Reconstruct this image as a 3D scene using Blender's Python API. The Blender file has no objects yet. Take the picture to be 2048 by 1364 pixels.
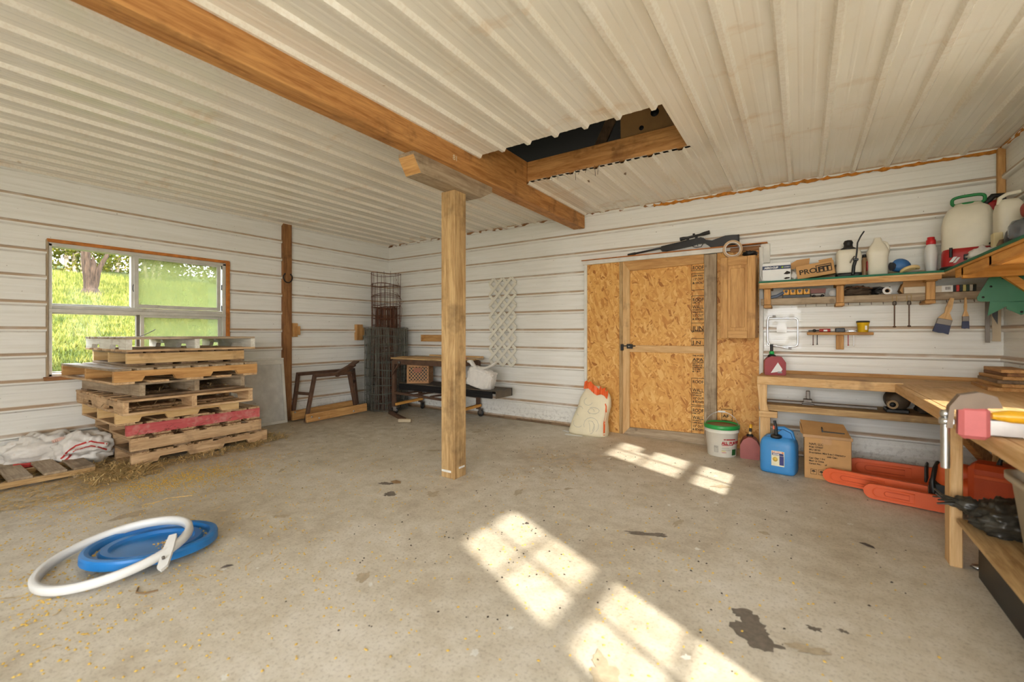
import bpy, math, random
from mathutils import Vector, Matrix, noise

# ---------------------------------------------------------------- camera, world, sun, exposure
SC = bpy.context.scene
COL = SC.collection
D = bpy.data
PI = math.pi
RND = random.Random(11)

cam = D.objects.new('camera', D.cameras.new('camera'))
COL.objects.link(cam)
cam.location = (5.591, -4.840, 1.13)
cam.rotation_euler = (PI / 2, 0, 0.5838)
cam.data.sensor_fit = 'HORIZONTAL'
cam.data.sensor_width = 36
cam.data.lens = 36 * 877.5 / 2048
cam.data.shift_y = -15.1 / 2048
cam.data.clip_start = 0.05
cam.data.clip_end = 300
SC.camera = cam
cam.data.dof.use_dof = True
cam.data.dof.focus_distance = 4.5
cam.data.dof.aperture_fstop = 1.8

SC.view_settings.view_transform = 'Standard'
SC.view_settings.look = 'None'
SC.view_settings.exposure = 2.96
SC.view_settings.gamma = 1
SC.view_settings.use_curve_mapping = False
SC.cycles.use_light_tree = False
SC.cycles.max_bounces = 7
SC.cycles.diffuse_bounces = 4
SC.cycles.glossy_bounces = 2
SC.cycles.transmission_bounces = 3
SC.cycles.transparent_max_bounces = 8
SC.cycles.adaptive_threshold = 0.04
SC.cycles.caustics_reflective = False
SC.cycles.caustics_refractive = False

world = D.worlds.new('sky')
SC.world = world
world.use_nodes = True
wn = world.node_tree
wn.nodes.clear()
w_out = wn.nodes.new('ShaderNodeOutputWorld')
w_bg = wn.nodes.new('ShaderNodeBackground')
w_tc = wn.nodes.new('ShaderNodeTexCoord')
w_sep = wn.nodes.new('ShaderNodeSeparateXYZ')
w_ramp = wn.nodes.new('ShaderNodeValToRGB')
w_ramp.color_ramp.elements[0].position = 0.0
w_ramp.color_ramp.elements[0].color = (1.0, 0.985, 0.96, 1)
w_ramp.color_ramp.elements[1].position = 0.7
w_ramp.color_ramp.elements[1].color = (0.70, 0.84, 1.0, 1)
wn.links.new(w_tc.outputs['Generated'], w_sep.inputs[0])
wn.links.new(w_sep.outputs['Z'], w_ramp.inputs[0])
wn.links.new(w_ramp.outputs[0], w_bg.inputs[0])
w_bg.inputs[1].default_value = 1.45
wn.links.new(w_bg.outputs[0], w_out.inputs[0])

sun = D.objects.new('sun', D.lights.new('sun', 'SUN'))
COL.objects.link(sun)
sun.data.energy = 1.3
sun.data.angle = math.radians(1.2)
sun.data.color = (1.0, 0.94, 0.82)
sun.rotation_euler = Vector((-1, 0.5, -0.734)).to_track_quat('-Z', 'Y').to_euler()
sun.location = (20, -10, 15)

# daylight portals: the open front doorway and the two windows of the right wall (they guide sampling, they emit nothing)
def portal(name, loc, rot, sx, sy):
    l = D.lights.new(name, 'AREA')
    l.shape = 'RECTANGLE'
    l.size = sx
    l.size_y = sy
    l.cycles.is_portal = True
    o = D.objects.new(name, l)
    COL.objects.link(o)
    o.location = loc
    o.rotation_euler = rot
portal('doorway_portal', (5.3, -7.62, 1.18), (PI / 2, 0, 0), 2.6, 2.34)
portal('side_doorway_portal', (6.89, -6.6, 1.15), (0, PI / 2, 0), 2.3, 1.5)
portal('window_portal', (6.95, -2.08, 1.51), (0, PI / 2, 0), 1.24, 0.62)
portal('window_portal', (6.95, -4.17, 1.51), (0, PI / 2, 0), 1.24, 0.62)
portal('window_portal', (-0.16, -3.13, 1.36), (0, -PI / 2, 0), 1.22, 1.5)

# ---------------------------------------------------------------- materials
def s(r, g, b):
    f = lambda c: (c / 255 / 12.92) if c / 255 <= 0.04045 else ((c / 255 + 0.055) / 1.055) ** 2.4
    return (f(r), f(g), f(b), 1)

class NT:
    def __init__(self, name):
        self.m = D.materials.new(name)
        self.m.use_nodes = True
        self.t = self.m.node_tree
        self.t.nodes.clear()
        self.out = self.n('ShaderNodeOutputMaterial')
    def n(self, typ, **kw):
        x = self.t.nodes.new(typ)
        for k, v in kw.items():
            setattr(x, k, v)
        return x
    def l(self, a, b):
        self.t.links.new(a, b)
    def bsdf(self, rough=.5, metal=0, spec=.5):
        b = self.n('ShaderNodeBsdfPrincipled')
        b.inputs['Roughness'].default_value = rough
        b.inputs['Metallic'].default_value = metal
        b.inputs['Specular IOR Level'].default_value = spec
        self.l(b.outputs[0], self.out.inputs[0])
        return b
    def coord(self, scale=(1, 1, 1), rnd=True, loc=(0, 0, 0), rot=(0, 0, 0)):
        tc = self.n('ShaderNodeTexCoord')
        src = tc.outputs['Object']
        if rnd:
            oi = self.n('ShaderNodeObjectInfo')
            mul = self.n('ShaderNodeMath', operation='MULTIPLY')
            mul.inputs[1].default_value = 37.0
            self.l(oi.outputs['Random'], mul.inputs[0])
            add = self.n('ShaderNodeVectorMath', operation='ADD')
            self.l(src, add.inputs[0])
            self.l(mul.outputs[0], add.inputs[1])
            src = add.outputs[0]
        mp = self.n('ShaderNodeMapping')
        mp.inputs['Scale'].default_value = scale
        mp.inputs['Location'].default_value = loc
        mp.inputs['Rotation'].default_value = rot
        self.l(src, mp.inputs[0])
        return mp.outputs[0]
    def noise(self, vec, scale=5, detail=4, rough=.55, dist=0):
        x = self.n('ShaderNodeTexNoise')
        x.inputs['Scale'].default_value = scale
        x.inputs['Detail'].default_value = detail
        x.inputs['Roughness'].default_value = rough
        x.inputs['Distortion'].default_value = dist
        self.l(vec, x.inputs['Vector'])
        return x.outputs['Fac']
    def ramp(self, fac, stops, interp='LINEAR'):
        r = self.n('ShaderNodeValToRGB')
        e = r.color_ramp.elements
        r.color_ramp.interpolation = interp
        while len(e) < len(stops):
            e.new(.5)
        for el, (p, c) in zip(e, stops):
            el.position = p
            el.color = c if len(c) == 4 else (*c, 1)
        self.l(fac, r.inputs[0])
        return r.outputs[0]
    def mix(self, fac, a, b, mode='MIX'):
        x = self.n('ShaderNodeMix', data_type='RGBA', blend_type=mode)
        for sock, v in ((x.inputs[0], fac), (x.inputs[6], a), (x.inputs[7], b)):
            if hasattr(v, 'is_output'):
                self.l(v, sock)
            else:
                sock.default_value = v
        return x.outputs[2]
    def math(self, op, a, b=0.0, c=None):
        x = self.n('ShaderNodeMath', operation=op)
        for i, v in enumerate((a, b) if c is None else (a, b, c)):
            if hasattr(v, 'is_output'):
                self.l(v, x.inputs[i])
            else:
                x.inputs[i].default_value = v
        return x.outputs[0]
    def bump(self, b, h, strength=.3, dist=.01):
        x = self.n('ShaderNodeBump')
        x.inputs['Strength'].default_value = strength
        x.inputs['Distance'].default_value = dist
        self.l(h, x.inputs['Height'])
        self.l(x.outputs[0], b.inputs['Normal'])

_cache = {}
def paint(name, col, rough=.5, metal=0, var=.12, scale=9, bump=0, dirt=None, spec=.5, trans=0):
    if name in _cache:
        return _cache[name]
    t = NT(name)
    b = t.bsdf(rough, metal, spec)
    v = t.coord()
    f = t.noise(v, scale, 5)
    lo = tuple(max(0, c * (1 - var)) for c in col[:3]) + (1,)
    hi = tuple(min(1, c * (1 + var)) for c in col[:3]) + (1,)
    c = t.ramp(f, [(.3, lo), (.7, hi)])
    if dirt:
        g = t.noise(v, scale * .6, 6, .65)
        c = t.mix(t.ramp(g, [(dirt[1], (0, 0, 0, 1)), (dirt[1] + .18, (1, 1, 1, 1))]), c, dirt[0])
    t.l(c, b.inputs['Base Color'])
    if trans:
        b.inputs['Subsurface Weight'].default_value = trans
        b.inputs['Subsurface Radius'].default_value = (.02, .02, .02)
    if bump:
        t.bump(b, t.noise(v, scale * 4, 4), bump)
    _cache[name] = t.m
    return t.m

WOODS = {   # light, dark, dirt, dirt threshold
    'pine':   (s(226, 188, 136), s(200, 154, 98), s(140, 104, 68), .62),
    'fresh':  (s(236, 202, 146), s(212, 168, 108), s(160, 116, 74), .68),
    'beam':   (s(210, 154, 92), s(164, 108, 56), s(110, 70, 38), .60),
    'treated': (s(206, 172, 122), s(162, 126, 80), s(112, 86, 56), .57),
    'grey':   (s(188, 168, 140), s(146, 124, 98), s(104, 86, 66), .58),
    'dark':   (s(160, 132, 102), s(116, 92, 68), s(70, 56, 42), .55),
    'pallet': (s(216, 182, 140), s(172, 134, 94), s(122, 96, 68), .58),
    'amber':  (s(232, 172, 88), s(202, 136, 56), s(160, 104, 44), .66),
    'brown':  (s(162, 114, 70), s(120, 78, 44), s(80, 54, 34), .60),
    'oak':    (s(212, 164, 104), s(172, 122, 68), s(130, 88, 50), .66),
    'red':    (s(214, 108, 104), s(198, 84, 86), s(224, 190, 174), .56),
    'white':  (s(230, 226, 214), s(202, 194, 178), s(150, 132, 108), .60),
}
def wood(kind, axis='X'):
    key = 'wood_' + kind + axis
    if key in _cache:
        return _cache[key]
    t = NT(key)
    hi, lo, dt, th = WOODS[kind]
    b = t.bsdf(.62, 0, .35)
    sc = {'X': (1.2, 14, 14), 'Y': (14, 1.2, 14), 'Z': (14, 14, 1.2)}[axis]
    v = t.coord(sc)
    g = t.noise(v, 2.2, 3, .6, .6)
    fine = t.noise(v, 9, 3, .6, .3)
    c = t.ramp(t.math('ADD', t.math('MULTIPLY', g, .7), t.math('MULTIPLY', fine, .3)), [(.36, lo), (.62, hi)])
    v2 = t.coord((1, 1, 1))
    d = t.noise(v2, 3.2, 4, .7)
    c = t.mix(t.ramp(d, [(th - .06, (0, 0, 0, 1)), (th + .14, (.8, .8, .8, 1))]), c, dt)
    vo = t.n('ShaderNodeTexVoronoi')
    vo.inputs['Scale'].default_value = 3.1
    t.l(v2, vo.inputs['Vector'])
    kn = t.ramp(vo.outputs['Distance'], [(.045, (1, 1, 1, 1)), (.075, (0, 0, 0, 1))])
    c = t.mix(t.math('MULTIPLY', kn, .55), c, dt)
    t.l(c, b.inputs['Base Color'])
    _cache[key] = t.m
    return t.m

def osb():
    if 'osb' in _cache:
        return _cache['osb']
    t = NT('osb')
    b = t.bsdf(.55, 0, .35)
    cols = None
    tc = t.n('ShaderNodeTexCoord')
    warp = t.n('ShaderNodeTexNoise')
    warp.inputs['Scale'].default_value = 4
    t.l(tc.outputs['Object'], warp.inputs['Vector'])
    wv = t.n('ShaderNodeVectorMath', operation='MULTIPLY_ADD')
    t.l(warp.outputs['Color'], wv.inputs[0])
    wv.inputs[1].default_value = (.12, .12, .12)
    t.l(tc.outputs['Object'], wv.inputs[2])
    for ang, sc in ((1.25, 1.0), (-.75, 1.1), (.35, .9)):
        m0 = t.n('ShaderNodeMapping')
        m0.inputs['Rotation'].default_value = (0, ang, 0)
        t.l(wv.outputs[0], m0.inputs[0])
        mp = t.n('ShaderNodeMapping')
        mp.inputs['Scale'].default_value = (52 * sc, 1, 15 * sc)
        t.l(m0.outputs[0], mp.inputs[0])
        vo = t.n('ShaderNodeTexVoronoi')
        vo.inputs['Scale'].default_value = 1
        t.l(mp.outputs[0], vo.inputs['Vector'])
        se = t.n('ShaderNodeSeparateColor')
        t.l(vo.outputs['Color'], se.inputs[0])
        c = t.ramp(se.outputs[0], [(0, s(168, 106, 48)), (.08, s(202, 140, 70)), (.35, s(220, 162, 86)), (.75, s(228, 174, 98)), (1, s(238, 192, 120))])
        if cols is None:
            cols = c
        else:
            cols = t.mix(t.ramp(se.outputs[1], [(.45, (0, 0, 0, 1)), (.55, (1, 1, 1, 1))]), cols, c)
    nz = t.noise(tc.outputs['Object'], 1.6, 4)
    cols = t.mix(t.ramp(nz, [(.45, (0, 0, 0, 1)), (.8, (.4, .4, .4, 1))]), cols, s(190, 126, 60))
    t.l(cols, b.inputs['Base Color'])
    _cache['osb'] = t.m
    return t.m

PITCH = 0.2286
HT = 2.55
RIB0 = HT - 0.012           # rib centres on the walls: RIB0 - k * PITCH
CRIB = 0.017                # rib centres on the ceiling: CRIB + k * PITCH

def wall_metal():
    t = NT('wall_metal')
    b = t.bsdf(.38, 0, .4)
    tc = t.n('ShaderNodeTexCoord')
    sep = t.n('ShaderNodeSeparateXYZ')
    t.l(tc.outputs['Object'], sep.inputs[0])
    v = t.coord((1, 1, 1), False)
    vs = t.coord((1.2, 1.2, 26), False)
    streak = t.noise(vs, 1.6, 4, .6)
    base = t.ramp(streak, [(.3, s(233, 230, 221)), (.7, s(243, 241, 235))])
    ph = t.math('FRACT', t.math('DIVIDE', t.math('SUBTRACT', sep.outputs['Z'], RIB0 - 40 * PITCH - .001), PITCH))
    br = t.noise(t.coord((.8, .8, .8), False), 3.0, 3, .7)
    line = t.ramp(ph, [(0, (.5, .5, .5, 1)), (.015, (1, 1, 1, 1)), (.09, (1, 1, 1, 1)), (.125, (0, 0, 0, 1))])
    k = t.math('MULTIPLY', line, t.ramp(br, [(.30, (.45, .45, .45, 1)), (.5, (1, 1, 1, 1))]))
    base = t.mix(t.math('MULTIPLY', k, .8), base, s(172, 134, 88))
    under = t.ramp(ph, [(.86, (0, 0, 0, 1)), (.9, (1, 1, 1, 1)), (.93, (0, 0, 0, 1))])  # shadow line below each rib, painted into the sheet colour
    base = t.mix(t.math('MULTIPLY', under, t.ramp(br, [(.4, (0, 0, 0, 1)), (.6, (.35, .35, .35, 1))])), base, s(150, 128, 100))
    sp = t.noise(v, 42, 2, .5)
    base = t.mix(t.ramp(sp, [(.735, (0, 0, 0, 1)), (.76, (.7, .7, .7, 1))]), base, s(120, 92, 64))
    # splashed mud along the foot of the wall
    low = t.ramp(sep.outputs['Z'], [(.0, (1, 1, 1, 1)), (.28, (0, 0, 0, 1))])
    mud = t.ramp(t.noise(v, 26, 3, .7), [(.5, (0, 0, 0, 1)), (.62, (1, 1, 1, 1))])
    base = t.mix(t.math('MULTIPLY', t.math('MULTIPLY', low, mud), .4), base, s(110, 96, 78))
    t.l(base, b.inputs['Base Color'])
    return t.m

def ceiling_metal():
    t = NT('ceiling_metal')
    b = t.bsdf(.13, 0, .5)
    v = t.coord((1, 1, 1), False)
    vs = t.coord((3, 1.0, 1), False)
    base = t.ramp(t.noise(vs, 1.2, 3), [(.3, s(238, 230, 214)), (.7, s(246, 240, 228))])
    tc = t.n('ShaderNodeTexCoord')
    sep = t.n('ShaderNodeSeparateXYZ')
    t.l(tc.outputs['Object'], sep.inputs[0])
    ph = t.math('FRACT', t.math('DIVIDE', t.math('ADD', sep.outputs['X'], PITCH * 40.5 - CRIB), PITCH))
    rib = t.ramp(ph, [(.36, (0, 0, 0, 1)), (.40, (1, 1, 1, 1)), (.60, (1, 1, 1, 1)), (.64, (0, 0, 0, 1))])
    fz = t.ramp(t.noise(v, 60, 2, .7), [(.45, (0, 0, 0, 1)), (.62, (1, 1, 1, 1))])
    base = t.mix(t.math('MULTIPLY', t.math('MULTIPLY', rib, fz), .16), base, s(190, 158, 112))
    st = t.ramp(t.noise(t.coord((.5, 1.3, 1), False), 2.3, 5, .65), [(.60, (0, 0, 0, 1)), (.72, (1, 1, 1, 1))])
    base = t.mix(t.math('MULTIPLY', st, .38), base, s(206, 160, 98))
    st2 = t.ramp(t.noise(t.coord((1, 1, 1), False, (7, 3, 1)), 9, 4, .6), [(.72, (0, 0, 0, 1)), (.76, (1, 1, 1, 1))])
    base = t.mix(t.math('MULTIPLY', st2, .5), base, s(180, 140, 92))
    t.l(base, b.inputs['Base Color'])
    return t.m

def concrete():
    t = NT('concrete')
    b = t.bsdf(.6, 0, .35)
    v = t.coord((1, 1, 1), False)
    n1 = t.noise(v, .9, 3, .6)
    n2 = t.noise(v, 8, 5, .72)
    c = t.ramp(t.math('ADD', t.math('MULTIPLY', n1, .5), t.math('MULTIPLY', n2, .5)),
               [(.34, s(184, 170, 148)), (.5, s(212, 202, 183)), (.64, s(228, 220, 206))])
    fine = t.noise(v, 70, 2, .7)
    c = t.mix(t.ramp(fine, [(.32, (.32, .32, .32, 1)), (.48, (0, 0, 0, 1))]), c, s(126, 106, 82))
    # brown trodden dirt towards the pallets and the wall behind the cart
    tc = t.n('ShaderNodeTexCoord')
    sep = t.n('ShaderNodeSeparateXYZ')
    t.l(tc.outputs['Object'], sep.inputs[0])
    m = t.ramp(t.math('ADD', t.math('MULTIPLY', sep.outputs['X'], .30), t.math('MULTIPLY', n2, .9)), [(.45, (.8, .8, .8, 1)), (1.0, (0, 0, 0, 1))])
    c = t.mix(t.math('MULTIPLY', m, .65), c, s(164, 142, 110))
    t.l(c, b.inputs['Base Color'])
    t.bump(b, n2, .25, .006)
    return t.m

def glassy(name, film, amt, tint=(1, 1, 1, 1), gloss=.05, front=.35):
    t = NT(name)
    tr = t.n('ShaderNodeBsdfTransparent')
    tr.inputs[0].default_value = tint
    tl = t.n('ShaderNodeBsdfTranslucent')
    df = t.n('ShaderNodeBsdfDiffuse')
    gl = t.n('ShaderNodeBsdfGlossy')
    gl.inputs['Roughness'].default_value = .05
    v = t.coord()
    n = t.noise(v, 7, 5, .6)
    col = t.ramp(n, [(.3, tuple(c * .85 for c in film[:3]) + (1,)), (.7, film)])
    t.l(col, tl.inputs[0])
    t.l(col, df.inputs[0])
    m1 = t.n('ShaderNodeMixShader')
    m1.inputs[0].default_value = front
    t.l(tl.outputs[0], m1.inputs[1])
    t.l(df.outputs[0], m1.inputs[2])
    m2 = t.n('ShaderNodeMixShader')
    t.l(t.math('MULTIPLY', t.ramp(n, [(.2, (.8, .8, .8, 1)), (.8, (1, 1, 1, 1))]), amt), m2.inputs[0])
    t.l(tr.outputs[0], m2.inputs[1])
    t.l(m1.outputs[0], m2.inputs[2])
    m3 = t.n('ShaderNodeMixShader')
    m3.inputs[0].default_value = gloss
    t.l(m2.outputs[0], m3.inputs[1])
    t.l(gl.outputs[0], m3.inputs[2])
    t.l(m3.outputs[0], t.out.inputs[0])
    return t.m

# ---------------------------------------------------------------- mesh helpers
class MB:
    def __init__(self):
        self.v, self.f, self.mi, self.sm = [], [], [], []
    def add(self, vs, fs, mi=0, smooth=False, M=None):
        o = len(self.v)
        self.v += [tuple(M @ Vector(p)) if M else tuple(p) for p in vs]
        for f in fs:
            self.f.append(tuple(i + o for i in f))
            self.mi.append(mi)
            self.sm.append(smooth)
        return self
    def box(self, x0, x1, y0, y1, z0, z1, ch=0, mi=0, M=None):
        x0, x1 = min(x0, x1), max(x0, x1)
        y0, y1 = min(y0, y1), max(y0, y1)
        z0, z1 = min(z0, z1), max(z0, z1)
        if ch <= 0:
            vs = [(x, y, z) for z in (z0, z1) for y in (y0, y1) for x in (x0, x1)]
            fs = [(0, 2, 3, 1), (4, 5, 7, 6), (0, 1, 5, 4), (2, 6, 7, 3), (0, 4, 6, 2), (1, 3, 7, 5)]
            return self.add(vs, fs, mi, False, M)
        ch = min(ch, (x1 - x0) * .45, (y1 - y0) * .45, (z1 - z0) * .45)
        lo, hi = (x0, y0, z0), (x1, y1, z1)
        idx, vs = {}, []
        for c in range(8):
            sg = [(c >> a) & 1 for a in range(3)]
            for a in range(3):
                p = []
                for b in range(3):
                    e = hi[b] if sg[b] else lo[b]
                    if b != a:
                        e += -ch if sg[b] else ch
                    p.append(e)
                idx[c, a] = len(vs)
                vs.append(tuple(p))
        fs = []
        for a in range(3):
            b, c = (a + 1) % 3, (a + 2) % 3
            for sg in (0, 1):
                q = [(sg << a) | (i << b) | (j << c) for i, j in ((0, 0), (1, 0), (1, 1), (0, 1))]
                fs.append(tuple(idx[k, a] for k in (q if sg else q[::-1])))
            for i in (0, 1):
                for j in (0, 1):
                    k0 = (i << b) | (j << c)
                    k1 = k0 | (1 << a)
                    q = (idx[k0, b], idx[k1, b], idx[k1, c], idx[k0, c])
                    fs.append(q if (i == j) else q[::-1])
        for k in range(8):
            q = (idx[k, 0], idx[k, 1], idx[k, 2])
            fs.append(q if bin(k).count('1') % 2 == 1 else q[::-1])
        return self.add(vs, fs, mi, False, M)
    def beam(self, a, b, w, h, up=(0, 0, 1), ch=0, mi=0):
        a, b, up = Vector(a), Vector(b), Vector(up)
        x = (b - a)
        L = x.length
        x.normalize()
        y = up.cross(x)
        if y.length < 1e-4:
            y = Vector((0, 1, 0)).cross(x)
        y.normalize()
        z = x.cross(y)
        M = Matrix(((x.x, y.x, z.x, a.x), (x.y, y.y, z.y, a.y), (x.z, y.z, z.z, a.z), (0, 0, 0, 1)))
        return self.box(0, L, -w / 2, w / 2, -h / 2, h / 2, ch, mi, M)
    def tube(self, pts, r, n=8, closed=False, caps=True, mi=0, smooth=True, flat=1.0):
        P = [Vector(p) for p in pts]
        k = len(P)
        rs = r if isinstance(r, (list, tuple)) else [r] * k
        T = []
        for i in range(k):
            a = P[(i - 1) % k] if (closed or i > 0) else P[i]
            b = P[(i + 1) % k] if (closed or i < k - 1) else P[i]
            t = b - a
            T.append(t.normalized() if t.length > 1e-9 else Vector((0, 0, 1)))
        ref = Vector((0, 0, 1)) if abs(T[0].z) < .9 else Vector((1, 0, 0))
        nx = T[0].cross(ref).normalized()
        vs = []
        for i in range(k):
            nx = (nx - T[i] * nx.dot(T[i]))
            nx = nx.normalized() if nx.length > 1e-6 else T[i].orthogonal().normalized()
            ny = T[i].cross(nx)
            for j in range(n):
                a = 2 * PI * j / n
                vs.append(P[i] + nx * (math.cos(a) * rs[i]) + ny * (math.sin(a) * rs[i] * flat))
        fs = []
        for i in range(k if closed else k - 1):
            i2 = (i + 1) % k
            for j in range(n):
                j2 = (j + 1) % n
                fs.append((i * n + j, i * n + j2, i2 * n + j2, i2 * n + j))
        self.add(vs, fs, mi, smooth)
        if caps and not closed:
            self.add(vs[:n], [tuple(range(n))[::-1]], mi)
            self.add(vs[-n:], [tuple(range(n))], mi)
        return self
    def lathe(self, prof, n=24, M=None, mi=0, smooth=True, sx=1, sy=1, power=2):
        vs = []
        def cs(a):
            c, q = math.cos(a), math.sin(a)
            if power == 2:
                return c, q
            e = 2 / power
            return math.copysign(abs(c) ** e, c), math.copysign(abs(q) ** e, q)
        for (r, z) in prof:
            for j in range(n):
                c, q = cs(2 * PI * j / n)
                vs.append((r * c * sx, r * q * sy, z))
        fs = []
        for i in range(len(prof) - 1):
            for j in range(n):
                j2 = (j + 1) % n
                fs.append((i * n + j, i * n + j2, (i + 1) * n + j2, (i + 1) * n + j))
        loop = prof[0] == prof[-1]
        if prof[0][0] > 1e-5 and not loop:
            fs.append(tuple(range(n))[::-1])
        if prof[-1][0] > 1e-5 and not loop:
            k = (len(prof) - 1) * n
            fs.append(tuple(range(k, k + n)))
        return self.add(vs, fs, mi, smooth, M)
    def prism(self, poly, d0, d1, plane='xz', mi=0, M=None):
        n = len(poly)
        def p3(a, b, d):
            return {'xz': (a, d, b), 'xy': (a, b, d), 'yz': (d, a, b)}[plane]
        vs = [p3(a, b, d0) for a, b in poly] + [p3(a, b, d1) for a, b in poly]
        fs = [tuple(range(n)), tuple(range(2 * n - 1, n - 1, -1))]
        fs += [(i, (i + 1) % n + 0, (i + 1) % n + n, i + n) for i in range(n)]
        return self.add(vs, fs, mi, False, M)
    def blob(self, M, rx, ry, rz, n=28, m=16, amp=.1, fr=3.0, seed=0, power=2.0, flat_base=True, crease=.0, mi=0):
        vs = []
        e = 2 / power
        sg = lambda x: math.copysign(abs(x) ** e, x)
        for i in range(m + 1):
            ph = -PI / 2 + PI * i / m
            for j in range(n):
                th = 2 * PI * j / n
                p = Vector((sg(math.cos(ph)) * sg(math.cos(th)), sg(math.cos(ph)) * sg(math.sin(th)), sg(math.sin(ph))))
                q = p * fr + Vector((seed * 3.1, seed * 1.7, seed * 5.3))
                d = 1 + amp * noise.noise(q) + amp * .5 * noise.noise(q * 2.3)
                if crease:
                    d += crease * (abs(noise.noise(q * 1.7)) - .25) * 2 + crease * .6 * (abs(noise.noise(q * 3.9 + Vector((5, 5, 5)))) - .25)
                p = p * d
                z = p.z * rz
                if flat_base:
                    z = max(z, -rz * .82)
                vs.append((p.x * rx, p.y * ry, z))
        fs = []
        for i in range(m):
            for j in range(n):
                j2 = (j + 1) % n
                fs.append((i * n + j, i * n + j2, (i + 1) * n + j2, (i + 1) * n + j))
        return self.add(vs, fs, mi, True, M)
    def mesh(self, name, mats, off=(0, 0, 0)):
        me = D.meshes.new(name)
        me.from_pydata([(x - off[0], y - off[1], z - off[2]) for x, y, z in self.v], [], self.f)
        for m in (mats if isinstance(mats, (list, tuple)) else [mats]):
            me.materials.append(m)
        me.polygons.foreach_set('material_index', self.mi)
        me.polygons.foreach_set('use_smooth', self.sm)
        me.update()
        return me

def link(name, me, parent=None, loc=None, rot=None):
    o = D.objects.new(name, me)
    COL.objects.link(o)
    if parent:
        o.parent = parent
    if loc is not None:
        o.location = loc
    if rot is not None:
        o.rotation_euler = rot
    return o

def tag(o, label=None, cat=None, group=None, kind=None):
    if label:
        o['label'] = label
    if cat:
        o['category'] = cat
    if group:
        o['group'] = group
    if kind:
        o['kind'] = kind
    return o

def thing(name, label, cat, loc=(0, 0, 0), rz=0, group=None, kind=None, rot=None):
    o = link(name, None, None, loc, rot or (0, 0, rz))
    return tag(o, label, cat, group, kind)

def part(parent, name, mb, mats, world=False, label=None, kind=None):
    """a part of a thing; with world=True the shape was written in room coordinates (the thing must be unrotated)"""
    off = tuple(parent.location) if world else (0, 0, 0)
    if world and parent.parent:
        off = tuple(parent.parent.location + parent.location)
    o = link(name, mb.mesh(name, mats, off), parent)
    return tag(o, label, None, None, kind)

def solid(name, label, cat, mb, mats, base, group=None, kind=None):
    """a thing that is one mesh, written in room coordinates, with its origin at base"""
    o = link(name, mb.mesh(name, mats, base), None, base)
    return tag(o, label, cat, group, kind)

def text(parent, name, body, size, loc, rot, mat, sx=1.0, align='LEFT', bold=0.0):
    cu = D.curves.new(name, 'FONT')
    cu.body = body
    cu.size = size
    cu.align_x = align
    cu.extrude = .0004
    cu.offset = bold
    tmp = D.objects.new('tmp', cu)
    COL.objects.link(tmp)
    bpy.context.view_layer.update()
    me = D.meshes.new_from_object(tmp)
    D.objects.remove(tmp)
    D.curves.remove(cu)
    me.materials.clear()
    me.materials.append(mat)
    o = link(name, me, parent, loc, rot)
    o.scale = (sx, 1, 1)
    return o

RXZ = (PI / 2, 0, 0)      # text standing in the XZ plane, read from the -Y side

# ---------------------------------------------------------------- the setting
W = 6.87
FRONT = -7.6
M_WALL = wall_metal()
M_CEIL = ceiling_metal()
M_WHITE = paint('white_paint', s(226, 222, 212), .45, dirt=(s(150, 130, 104), .66))
M_FOAM = paint('sealing_foam', s(196, 124, 34), .7, var=.35, scale=22, bump=.6)
M_RUSTWOOD = paint('stained_edge', s(190, 116, 48), .7, var=.3, scale=14)
M_BLACK = paint('black_plastic', s(30, 29, 28), .45)
M_STEEL = paint('bright_steel', s(205, 205, 205), .28, 1.0)
M_DSTEEL = paint('dull_steel', s(120, 112, 104), .5, .8, dirt=(s(110, 80, 54), .6))
M_INK = paint('ink', s(44, 36, 28), .8)
M_REDINK = paint('red_ink', s(176, 40, 44), .7)
M_CARD = paint('cardboard', s(196, 150, 96), .75, var=.08)
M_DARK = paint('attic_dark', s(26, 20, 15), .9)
M_ALU = paint('weathered_aluminium', s(206, 202, 192), .5, .15, var=.1, dirt=(s(136, 120, 96), .62))

def profile(w0, w1, ph):
    pts = []
    k = int((w0 - ph) / PITCH) - 2
    while ph + k * PITCH < w1 + PITCH:
        c = ph + k * PITCH
        pts += [(c - .027, 0), (c - .013, .024), (c + .013, .024), (c + .027, 0)]
        for m in (PITCH / 3 + .005, 2 * PITCH / 3 - .005):
            pts += [(c + m - .013, 0), (c + m - .006, .0018), (c + m + .006, .0018), (c + m + .013, 0)]
        k += 1
    def at(w):
        for (a, da), (b, db) in zip(pts, pts[1:]):
            if a <= w <= b:
                return da + (db - da) * (w - a) / (b - a)
        return 0
    return [(w0, at(w0))] + [p for p in pts if w0 < p[0] < w1] + [(w1, at(w1))]

def sheet(parent, mapf, u0, u1, w0, w1, ph, mat):
    pr = profile(w0, w1, ph)
    mb = MB()
    vs = []
    for (w, d) in pr:
        vs += [mapf(u0, w, d), mapf(u1, w, d)]
    mb.add(vs, [(2 * i, 2 * i + 1, 2 * i + 3, 2 * i + 2) for i in range(len(pr) - 1)])
    return part(parent, 'metal_sheet', mb, mat)

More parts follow.
